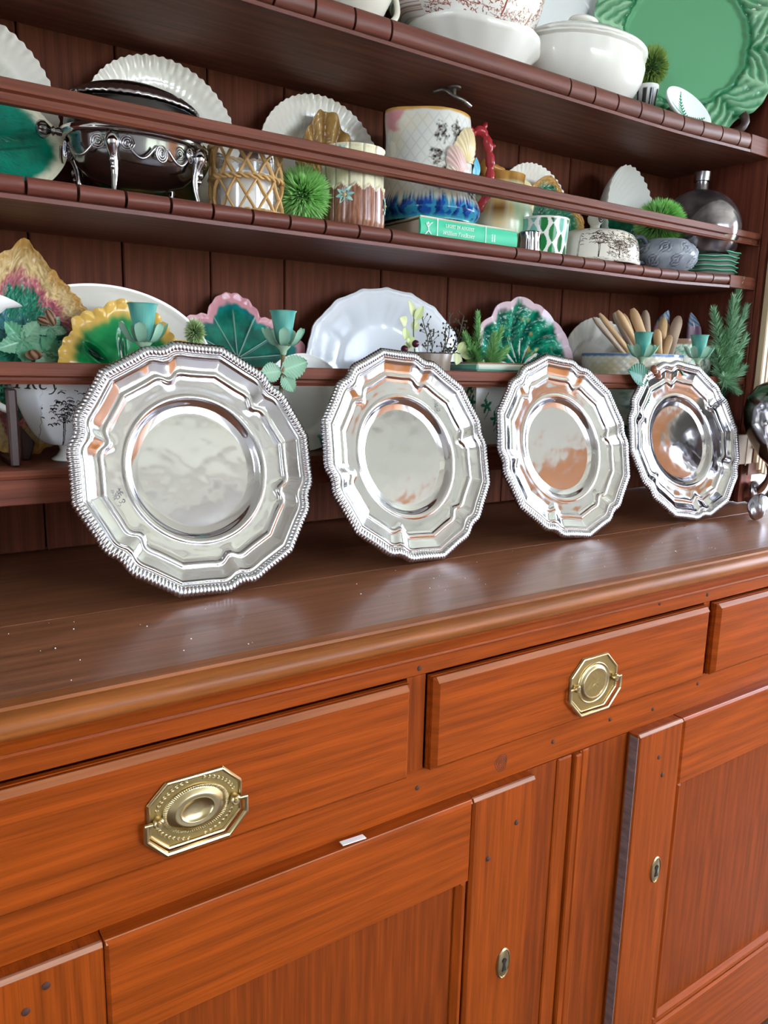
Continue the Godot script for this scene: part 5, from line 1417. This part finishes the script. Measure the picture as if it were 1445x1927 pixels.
	mo = MB.new(); mo.box(Vector3(0, .1185, 0), Vector3(.110, .012, .110), .003)
	for i in mo.v.size(): mo.c[i] = lin("d8cfc0").lerp(lin("3fa890"), sm(.0, .3, n3(mo.v[i] * .5)))
	part("rim", mo.mesh(30), M.glaze, o)
	mo = MB.new(); mo.col = lin("8a6a50"); mo.box(Vector3(0, .1245, 0), Vector3(.106, .003, .106), .001); part("rim_line", mo.mesh(30), M.glaze, o)
	o = thing("fir_tuft", "short green fir tuft growing in the ivy planter", "artificial plant", Vector3(.826, S3 + .122, -.345))
	var g := RandomNumberGenerator.new(); g.seed = 33
	for q in [[Vector3(-.004, 0, 0), Vector3(-.008, .078, 0)], [Vector3(-.012, 0, .006), Vector3(-.042, .044, .012)], [Vector3(.008, 0, .008), Vector3(.038, .056, .006)], [Vector3(.004, 0, .02), Vector3(.004, .046, .028)], [Vector3(.012, 0, .012), Vector3(.042, .026, .016)], [Vector3(-.012, 0, .01), Vector3(-.036, .020, .02)]]:
		mo = MB.new()
		fir(mo, q[0], q[1], 420, .019, .0008, g, "5f9f58", "aad892")
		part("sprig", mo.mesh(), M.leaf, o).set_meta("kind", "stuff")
	# wooden frame edge
	o = thing("picture_frame", "small brown wooden picture frame standing behind the ivy planter", "picture frame", Vector3(.965, S3, -.40))
	mo = MB.new()
	for q in [[-.044, .058, .014, .116], [.044, .058, .014, .116], [0, .007, .080, .014], [0, .109, .080, .014]]: mo.box(Vector3(q[0], q[1], 0), Vector3(q[2], q[3], .012), .002)
	part("frame", mo.mesh(30), M.dark_wood, o)
	mo = MB.new(); mo.box(Vector3(0, .058, -.002), Vector3(.076, .09, .004)); part("picture", mo.mesh(30), M.grey_cloth, o)
	# shell leaf plate
	o = thing("frilled_leaf_plate", "green layered-leaf plate with a frilled pink shell edge", "plate", Vector3(1.004, S3, -.418))
	var sr := func(th: float) -> float: return .118 * (1 + .055 * absf(sin(6.5 * (th - PI / 2) + PI / 2)) + .02 * sin(5 * th))
	stand(o, "dish", dish(420, 80, sr, func(f, th):
		var p := Vector3(f * cos(th), f * sin(th), 0)
		return .016 * f * f + .004 * absf(sin(6.5 * (th - PI / 2))) * sm(.7, 1, f) + (.0045 * sin(14 * th + 9 * f) + .004 * n3(p * .16)) * sm(.95, .6, f), func(f, th, p):
		var w: float = sin(14 * th + 9 * f) * .5 + .5
		var k: Color = lin("07503e").lerp(lin("1f9a76"), clampf(w * .7 + .6 * n3(p * .35), 0, 1))
		k = k.lerp(lin("b8b06a"), sm(.25, .5, n3(p * .28 + Vector3(9, 0, 0))) * sm(.85, .6, f) * sm(.2, .45, f))
		k = k.lerp(lin("d8bcc4"), sm(.86, .94, f + .10 * n3(p * .25)))
		return k), M.glaze, .118, 10)
	o = thing("fluted_grey_plate", "pale grey fluted plate behind the wooden-handled knives", "plate", Vector3(1.228, S3, -.455))
	stand(o, "dish", white_plate(.110, 46, .018, 1, 1, .006, .0012), M.cream, .111, 5)
	# cutlery pot and handles
	o = thing("cutlery_pot", "wide cream scale-moulded pot with a blue rim and green leaf base", "pot", Vector3(1.226, S3, -.368))
	mo = MB.new()
	mo.grid(220, 90, func(u, q):
		var th: float = TAU * u
		var y: float = q * .149
		var r: float = .078 + .014 * sm(.0, .149, y) - .006 * sm(.02, 0, y)
		var a := th * 18; var b := y / .007
		var ed := maxf(absf(fposmod(a / TAU * 2 + b * .5, 1.0) - .5), absf(fposmod(a / TAU * 2 - b * .5, 1.0) - .5)) * 2
		var p := Vector3(r * cos(th), y, -r * sin(th))
		var k := lin("ddd6c4").lerp(lin("bfb49c"), .5 * sm(.7, 1, ed))
		k = k.lerp(lin("c4a86a"), .5 * sm(.15, .4, n3(p * .2)))
		if y > .086 and y < .100: k = lin("5a4234").lerp(lin("8a745e"), .5 + .5 * sin(th * 90) * sin(y * 2400))
		if y < .086:
			k = lin("c4d0c0").lerp(lin("0f6a50"), clampf(1.6 * n3(Vector3(p.x, p.y * 2.2, p.z) * .22) + .15, 0, 1))
			r += .003 * n3(p * .3)
		k = k.lerp(lin("5a7aa8"), sm(.143, .146, y + .002 * n3(p * .5)))
		r += .0010 * (1 - ed) * sm(.1, .104, y)
		return [Vector3(r * cos(th), y, -r * sin(th)), k], true)
	mo.grid(48, 3, func(u, q): return [Vector3([.092, .091, .088, .08][int(round(q * 3))] * cos(TAU * u), [.149, .150, .149, .02][int(round(q * 3))], -[.092, .091, .088, .08][int(round(q * 3))] * sin(TAU * u)), lin("d6d2c4")], true)
	part("body", mo.mesh(), M.glaze, o)
	var hd := [[Vector3(-.046, .132, .04), Vector3(-.115, .212, .0), .0045], [Vector3(-.034, .132, .05), Vector3(-.096, .220, .002), .0048], [Vector3(-.010, .132, .06), Vector3(-.060, .226, .02), .0062], [Vector3(.0, .132, .03), Vector3(-.044, .224, -.006), .006], [Vector3(.012, .13, .06), Vector3(-.016, .232, .022), .0068], [Vector3(.020, .13, .02), Vector3(.0, .224, -.02), .006], [Vector3(.030, .13, .03), Vector3(.045, .232, .0), .0066], [Vector3(.026, .13, .066), Vector3(.030, .196, .05), .006], [Vector3(.046, .13, .05), Vector3(.098, .222, .012), .0062], [Vector3(.056, .128, .062), Vector3(.126, .224, .03), .0074], [Vector3(.040, .13, .06), Vector3(.072, .186, .05), .0058], [Vector3(.060, .13, .03), Vector3(.122, .214, .0), .006]]
	for i in hd.size():
		var a: Vector3 = hd[i][0]; var b: Vector3 = hd[i][1]; var r: float = hd[i][2] * 1.3
		var kn := thing("knife", ["outermost slim pale", "second slim pale", "broad pale", "shaded back-row", "broad spotted", "thin back-row", "upright tan", "short leaning front", "greyish right-hand", "broad honey-coloured far-right", "short grey stub of a", "thin far-right back-row"][i] + " wooden-handled knife in the cream cutlery pot", "knife", o.position - Vector3(0, H, 0) + a * Vector3(.75, 1, .75), "wooden-handled knives in the cream pot")
		var d: Vector3 = b - a
		mo = MB.new()
		mo.col = Color.WHITE
		var n := 14
		mo.tube(range(n + 1).map(func(k): return d * (k / float(n))), range(n + 1).map(func(k): return r * ([.8, .85, .9, .92, .94, .96, .98, 1.0, 1.02, 1.05, 1.08, 1.1, 1.08, .92, .5][k])), 10, false, .75)
		part("handle", mo.mesh(), M.bone if i % 3 else M.bone_dark, kn)
		mo = MB.new(); mo.tube([Vector3.ZERO, -d.normalized() * .09], r * .8, 8, false, .2); part("blade", mo.mesh(30), M.silver_rim, kn)
	# winged planter
	o = thing("winged_planter", "white planter with green leaves and two purple and blue wing-shaped handles", "planter", Vector3(1.372, S3, -.368))
	mo = MB.new()
	mo.grid(140, 60, func(u, q):
		var th: float = TAU * u
		var y: float = q * .182
		var p := Vector3(cos(th), y * 12, -sin(th))
		var r: float = .062 + .012 * q + .0015 * n3(p * .1)
		var k := lin("d8d4c8").lerp(lin("5fae90"), sm(.05, .3, n3(p * .05 + Vector3(2, 0, 0)))).lerp(lin("17785c"), sm(.25, .45, n3(p * .07)))
		if q > .94: k = lin("8a6a58")
		return [Vector3(r * cos(th), y, -r * .8 * sin(th)), k], true)
	mo.grid(40, 2, func(u, q): return [Vector3(.074 * (1 - .1 * q) * cos(TAU * u), .182 - .10 * q * q, -.059 * (1 - .1 * q) * sin(TAU * u)), lin("b9a890")], true)
	part("body", mo.mesh(), M.glaze, o)
	for s in [-1, 1]:
		mo = MB.new()
		mo.grid(28, 24, func(u, q):
			var th: float = TAU * u
			var w: float = .021 * pow(sin(PI * clampf(.30 + q * .70, 0, 1)), .7)
			var cx: float = s * (.052 + .004 * sin(q * 3)) - s * .016 * q * q
			var k := lin("9a6f92").lerp(lin("cdb4c4"), clampf(.5 + .6 * sin(u * 24), 0, 1))
			if q > .55: k = lin("4f5f80").lerp(lin("a9bccc"), clampf(.5 + .7 * sin(u * 30 + q * 40), 0, 1))
			return [Vector3(cx + w * cos(th), .176 + q * .062, -.008 + w * .5 * -sin(th)), k], true)
		part("wing_handle", mo.mesh(), M.glaze, o)
	# tall fir branch
	o = thing("fir_branch", "tall green fir branch at the right end of the bottom shelf", "artificial plant", Vector3(1.408, S3, -.298))
	var fb := [[Vector3(0, .0, 0), Vector3(.020, .292, .010), 330, .030], [Vector3(.005, .13, .004), Vector3(-.058, .232, .012), 220, .028], [Vector3(.006, .15, .004), Vector3(.060, .246, .004), 220, .026], [Vector3(.004, .11, .006), Vector3(.052, .190, .014), 200, .026], [Vector3(.0, .10, .008), Vector3(-.050, .160, .020), 180, .026], [Vector3(.004, .09, .006), Vector3(.058, .130, .012), 180, .026], [Vector3(.0, .09, .008), Vector3(.010, .150, .030), 180, .024], [Vector3(.0, .11, .006), Vector3(.018, .084, .030), 140, .022], [Vector3(.012, .16, .004), Vector3(-.002, .26, .014), 220, .026], [Vector3(.0, .10, .01), Vector3(-.03, .112, .03), 120, .022]]
	for q in fb:
		mo = MB.new()
		fir(mo, q[0], q[1], q[2] * 2, q[3] * 1.1, .0010, g, "5f9a6c", "b4d8b4")
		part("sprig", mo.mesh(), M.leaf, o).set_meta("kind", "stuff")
	# grey printed vase
	o = thing("printed_box_vase", "grey-white square vase with a printed landscape and band between the first two silver plates", "vase", Vector3(.552, S3, -.40))
	mo = MB.new(); mo.has_uv = true
	var vp := [Vector2(.040, 0), Vector2(.045, .004), Vector2(.045, .010), Vector2(.046, .05), Vector2(.054, .095), Vector2(.055, .10), Vector2(.050, .10), Vector2(.044, .06)]
	mo.grid(32, 7, func(u, q):
		var th: float = TAU * u
		var p: Vector2 = vp[int(round(q * 7))]
		var rr: float = p.x / pow(pow(absf(cos(th)), 5) + pow(absf(sin(th)), 5), .2)
		return [Vector3(rr * cos(th), p.y, -rr * sin(th)), Color.WHITE, Vector2(u * 3.0, 1.0 - p.y / .10)])
	part("body", mo.mesh(), M.print_grey, o)
	o = thing("turquoise_dish", "turquoise moulded dish low between the first two silver plates", "dish", Vector3(.556, S3, -.318))
	mo = MB.new()
	mo.lathe([Vector2(0, 0), Vector2(.026, 0), Vector2(.028, .004), Vector2(.031, .016), Vector2(.034, .020), Vector2(.032, .022), Vector2(0, .012)], 48, func(th, s, r, y): return [Vector2(r * (1 + .02 * sin(14 * th)), y), lin("3f8f88").lerp(lin("86c4ba"), .5 + .5 * sin(14 * th))])
	part("bowl", mo.mesh(), M.glaze, o)

func gravy_boat() -> void:
	var o := thing("gravy_boat", "white gravy boat printed with trees and script lettering, left of the first silver plate", "gravy boat", Vector3(.206, S3, -.352))
	var m := MB.new(); m.has_uv = true
	var px := func(v: float, th: float) -> Vector3:
		var w := pow(v, .55)
		var y := .018 + .088 * pow(v, 1.35)
		var x := cos(th); var z := -sin(th)
		var rx := (.016 + .050 * w) if x < 0 else (.016 + .068 * w + .012 * sm(.6, 1, v))
		var rz := .014 + .030 * w
		y += -.010 * sm(.6, 1.0, v) * (1 - absf(x)) + .004 * sm(.6, 1, v) * x * x - .022 * sm(.5, 1.0, v) * sm(-.1, .5, x) * sm(1.0, .55, x)
		return Vector3(rx * x, y, rz * z)
	m.grid(96, 30, func(u, q):
		var p: Vector3 = px.call(q, TAU * u)
		var uu := Vector2(clampf((p.x + .038) / .12, 0.0, 1.0), clampf((.092 - p.y) / .080, 0.01, .99))
		if p.z < 0 or uu.y < .10 or uu.x < .02: uu = Vector2(.62, .02)
		return [p, Color.WHITE, uu])
	m.grid(96, 8, func(u, q):
		var p: Vector3 = px.call(1.0 - q, TAU * u)
		return [Vector3(p.x * (.97 - .03 * q), p.y + (.0006 if q < .1 else .0015), p.z * (.95 - .05 * q)), Color.WHITE, Vector2(.62, .02)])
	part("body", m.mesh(), M.print_boat, o)
	m = MB.new(); m.lathe([Vector2(0, 0), Vector2(.021, 0), Vector2(.022, .002), Vector2(.016, .006), Vector2(.0125, .012), Vector2(.014, .018), Vector2(.018, .022)], 36); part("foot", m.mesh(), M.white_glaze, o)
	m = MB.new(); m.tube(spline([Vector3(-.056, .056, 0), Vector3(-.076, .066, -.002), Vector3(-.084, .092, -.002), Vector3(-.070, .104, 0), Vector3(-.058, .098, 0)], 18), .0042, 8); part("handle", m.mesh(), M.white_glaze, o)
	# lettering wrapped on the side
	var tm := TextMesh.new()
	var sf := SystemFont.new(); sf.font_names = PackedStringArray(["Droid Serif"])
	tm.text = "Turkey"; tm.font = sf; tm.font_size = 32; tm.pixel_size = .020 / 32.0; tm.depth = .0004; tm.horizontal_alignment = HORIZONTAL_ALIGNMENT_RIGHT
	var arr := tm.get_mesh_arrays()
	m = MB.new()
	var vs: PackedVector3Array = arr[Mesh.ARRAY_VERTEX]
	for p in vs:
		var x: float = p.x + p.y * .2 - .016
		var y: float = .089 + p.y + p.x * -.03
		var w := clampf((y - .018) / .088, 0.05, 1.0)
		var v := pow(w, 1 / 1.35)
		var ww := pow(v, .55)
		var rx := (.016 + .050 * ww) if x < 0 else (.016 + .068 * ww)
		var rz := .014 + .030 * ww
		m.vert(Vector3(x, y, rz * sqrt(maxf(0.02, 1 - x * x / (rx * rx))) + p.z + .0006))
	m.ix = arr[Mesh.ARRAY_INDEX]
	part("lettering", m.mesh(30), M.ink, o)

# ------------------------------------------------------------------ on the worktop
func candle_cup(m: MB, c: Vector3, s: float, g: RandomNumberGenerator) -> void:   # c: bottom of the cup
	m.col = lin("5f9a8c")
	m.xf = Transform3D(Basis(), c)
	m.lathe([Vector2(0, 0), Vector2(.006 * s, .001), Vector2(.009 * s, .006 * s), Vector2(.0105 * s, .014 * s), Vector2(.0145 * s, .036 * s), Vector2(.0162 * s, .0385 * s), Vector2(.014 * s, .0375 * s), Vector2(.010 * s, .014 * s), Vector2(0, .012 * s)], 28, func(th, q, r, y): return [Vector2(r * (1 + .05 * sin(th * 3 + 1) * sm(.02, .036, y)), y), lin("3f8f88").lerp(lin("6fb0a0"), clampf(.5 + .6 * sin(th * 4 + y * 90), 0, 1))])
	for k in 7:
		var a := TAU * k / 7 + .2
		var d := Vector3(cos(a), 0, sin(a)); var sd := Vector3(-sin(a), 0, cos(a))
		for side in 2:
			m.grid(6, 10, func(u, q):
				var x: float = (u - .5) * 2 * (1 if side == 0 else -1)
				var w: float = .0060 * s * (pow(sin(PI * clampf(.10 + q * .5, 0, 1)), .7) if q < .8 else sqrt(maxf(0.0, 1 - pow((q - .8) / .2, 2))))
				var rr: float = (.006 + .0175 * pow(q, .75)) * s + (.0006 if side else .0)
				var y: float = (-.002 + .021 * pow(q, 1.6)) * s
				return [d * (rr + .002 * s * x * x) + sd * (x * w) + Vector3(0, y, 0), lin("6f9a84").lerp(lin("9cc4aa"), q)])
	m.col = lin("9cb89c"); m.lathe([Vector2(0, -.012 * s), Vector2(.0032 * s, -.012 * s), Vector2(.0045 * s, -.007 * s), Vector2(.010 * s, -.001), Vector2(0, .003)], 16)
	m.xf = Transform3D()
func candelabra(label: String, at: Vector3, arms: Array, leaves: Array, berries: Array, s: float, foot: float) -> void:
	var o := thing("tole_candelabra", label, "candelabra", at, "painted tole candelabra behind the silver plates")
	var g := RandomNumberGenerator.new(); g.seed = 3
	var m := MB.new(); m.col = lin("262b27")
	m.lathe([Vector2(0, 0), Vector2(.026, 0), Vector2(.027, .003), Vector2(.012, .008), Vector2(.004, .012), Vector2(.003, .05)], 28, func(th, q, r, y): return Vector2(r, y))
	var bs := part("base", m.mesh(), M.tole, o, Vector3(foot, 0, 0)); bs.basis = Basis.from_scale(Vector3(1, 1, .45))
	for a in arms:
		m = MB.new(); m.col = lin("8a6a44").lerp(lin("5a5a48"), .3)
		m.tube(spline(a, 30), .0028, 8)
		part("arm", m.mesh(), M.tole, o)
		m = MB.new()
		candle_cup(m, a[-1] + Vector3(0, .010 * s, 0), s, g)
		part("candle_cup", m.mesh(50), M.tole, o)
	for l in leaves:
		m = MB.new(); leaf(m, l[0], l[1], l[2], l[3], lin(l[4]), 9, .08); part("leaf", m.mesh(), M.tole, o)
	for b in berries:
		m = MB.new(); m.col = lin("7a4632"); m.ball(b, Vector3(.0075, .008, .006), 14, 10)
		m.col = lin("b9a88c"); m.ball(b + Vector3(.006, -.004, .0), Vector3(.0045, .004, .0045), 10, 8)
		part("berry", m.mesh(), M.glaze_soft, o)
func worktop_things() -> void:
	candelabra("pale green tole candelabra with leaf cups behind the first silver plate", Vector3(.36, 0, -.2785), [[Vector3(0, .04, 0), Vector3(-.03, .12, .0), Vector3(-.075, .17, .0), Vector3(-.088, .23, -.001), Vector3(-.087, .270, -.001)], [Vector3(0, .04, 0), Vector3(.03, .10, .0), Vector3(.07, .16, 0), Vector3(.082, .22, .0), Vector3(.086, .272, 0)]],
		[[Vector3(.082, .250, .001), Vector3(.118, .262, .004), Vector3(.1, .1, 1), .016, "86ac90"], [Vector3(.080, .250, .003), Vector3(.052, .246, .006), Vector3(-.2, .1, 1), .013, "8fb096"], [Vector3(-.088, .256, .001), Vector3(-.112, .252, .006), Vector3(-.1, .3, 1), .012, "a4b8a0"], [Vector3(.084, .246, .001), Vector3(.098, .225, .006), Vector3(0, .1, 1), .012, "7fa58a"]], [], 1.05, 0.0)
	candelabra("dark green tole candelabra with leaves and red berries between the third and fourth silver plates", Vector3(1.203, 0, -.276), [[Vector3(.09, .03, 0), Vector3(.03, .10, .0), Vector3(-.036, .19, .002), Vector3(-.056, .235, .003), Vector3(-.066, .276, 0)], [Vector3(.09, .03, 0), Vector3(.10, .12, 0), Vector3(.10, .2, 0), Vector3(.096, .278, 0)]],
		[[Vector3(-.052, .248, .004), Vector3(-.106, .262, .008), Vector3(-.1, .2, 1), .021, "23664e"], [Vector3(-.046, .225, .004), Vector3(-.080, .200, .008), Vector3(-.1, .2, 1), .015, "2c5a48"], [Vector3(.066, .262, .002), Vector3(.036, .270, .006), Vector3(.1, .2, 1), .014, "7a9a88"]], [Vector3(-.036, .264, .004), Vector3(-.024, .256, .004)], 1.05, .09)
	# silver urn at the right edge
	var o := thing("silver_urn", "silver spirit urn on curved legs at the right edge of the picture", "urn", Vector3(1.452, 0, -.160))
	var m := MB.new()
	m.lathe([Vector2(0, .078), Vector2(.02, .080), Vector2(.040, .090), Vector2(.060, .110), Vector2(.078, .138), Vector2(.090, .168), Vector2(.093, .195), Vector2(.088, .218), Vector2(.074, .238), Vector2(.052, .251), Vector2(.024, .256), Vector2(0, .257)], 72)
	part("vessel", m.mesh(), M.silver_dark, o)
	for k in 3:
		var a := PI * 1.02 + TAU * k / 3
		var d := Vector3(cos(a), 0, -sin(a))
		m = MB.new()
		m.tube(spline([d * .104 + Vector3(0, .178, 0), d * .102 + Vector3(0, .150, 0), d * .082 + Vector3(0, .112, 0), d * .064 + Vector3(0, .078, 0), d * .066 + Vector3(0, .056, 0), d * .082 + Vector3(0, .036, 0), d * .094 + Vector3(0, .030, 0)], 30), range(31).map(func(i): return .0068 - .0016 * sin(i * .11) + .001 * sin(i * .5)), 10, false, .6)
		part("leg", m.mesh(), M.silver, o)
		m = MB.new()
		m.tube([d * .120 + Vector3(0, .174, 0), d * .088 + Vector3(0, .176, 0)], .0022, 8)
		m.ball(d * .121 + Vector3(0, .174, 0), Vector3.ONE * .0042, 10, 8)
		part("pivot_pin", m.mesh(), M.silver, o)
		m = MB.new()
		m.xf = Transform3D(Basis(d, Vector3.UP, d.cross(Vector3.UP)), d * .104 + Vector3(0, .024, 0))
		m.grid(30, 24, func(u, q):
			var th: float = TAU * u
			var ph: float = PI * (q - .5)
			var w := 1 + .16 * sin(th * 4 + q * 8) * cos(ph)
			return Vector3(.018 * cos(ph) * cos(th) * w + .012 * (1 - q) * 1.2, .024 * sin(ph), -.016 * cos(ph) * sin(th) * w), true)
		part("paw_foot", m.mesh(), M.silver_rim, o)
	# slatted panel behind it
	o = thing("slatted_panel", "beige wooden panel of thin vertical slats standing at the right edge behind the silver urn", "wooden panel", Vector3(1.58, 0, -.255))
	for k in 16:
		m = MB.new()
		var x := -.098 + k * .0125
		var y0 := .055 + .06 * exp(-(x + .098) / .018) if k < 9 else .0
		m.box(Vector3(x, (y0 + .62) / 2, 0), Vector3(.0078, .62 - y0, .008), .001)
		part("slat", m.mesh(30), M.slat, o)
	m = MB.new(); m.box(Vector3(0, .335, -.005), Vector3(.205, .55, .003)); part("backing", m.mesh(30), M.slat_gap, o)
	m = MB.new(); m.box(Vector3(-.107, .365, 0), Vector3(.010, .50, .014), .002); part("stile", m.mesh(30), M.slat, o)
	m = MB.new(); m.box(Vector3(-.152, .1135, -.003), Vector3(.09, .058, .014), .001); part("crossbar", m.mesh(30), M.slat, o)
	m = MB.new(); m.box(Vector3(-.128, .110, .004), Vector3(.002, .056, .002)); part("bar_end", m.mesh(30), M.slat, o)

func things() -> void:
	M.cream = std("e4dfd2", .14); M.blue_white = std("dde0e4", .12); M.dark_wood = std("3a1f1a", .4); M.iron = std("77716c", .4, .8)
	M.tarnish = std("5c5a5c", .22, 1.0); M.wax = std("f1efe8", .4); M.rattan = std("c59a5f", .55); M.paper = std("c9b6a4", .8); M.book = std("3cc093", .55); M.board = std("c9cdb4", .6); M.white_ink = std("eef5f0", .5)
	M.mercury = glaze(.14); M.mercury.metallic = .75
	M.bone = std("d0ac80", .4); M.bone_dark = std("b8a08a", .45); M.tole = glaze(.45); M.slat = std("cdb090", .5); M.slat_gap = std("6a4230", .7); M.ink = std("1c1712", .3); M.grey_cloth = std("8c8f8c", .9)
	var gl := StandardMaterial3D.new()
	gl.transparency = BaseMaterial3D.TRANSPARENCY_ALPHA; gl.albedo_color = Color(1, 1, 1, .10); gl.roughness = .03
	M.glass = gl
	M.print_red = printed("e9e6e2", "8a4a3a", 3, 2); M.print_village = printed("e4ddd0", "38281f", 5, 1); M.print_boat = printed("e6e6e6", "1f1a1c", 8, 0); M.print_grey = printed("b9b9a8", "35382f", 9, 3)
	top_shelf()
	middle_shelf()
	bottom_shelf()
	worktop_things()
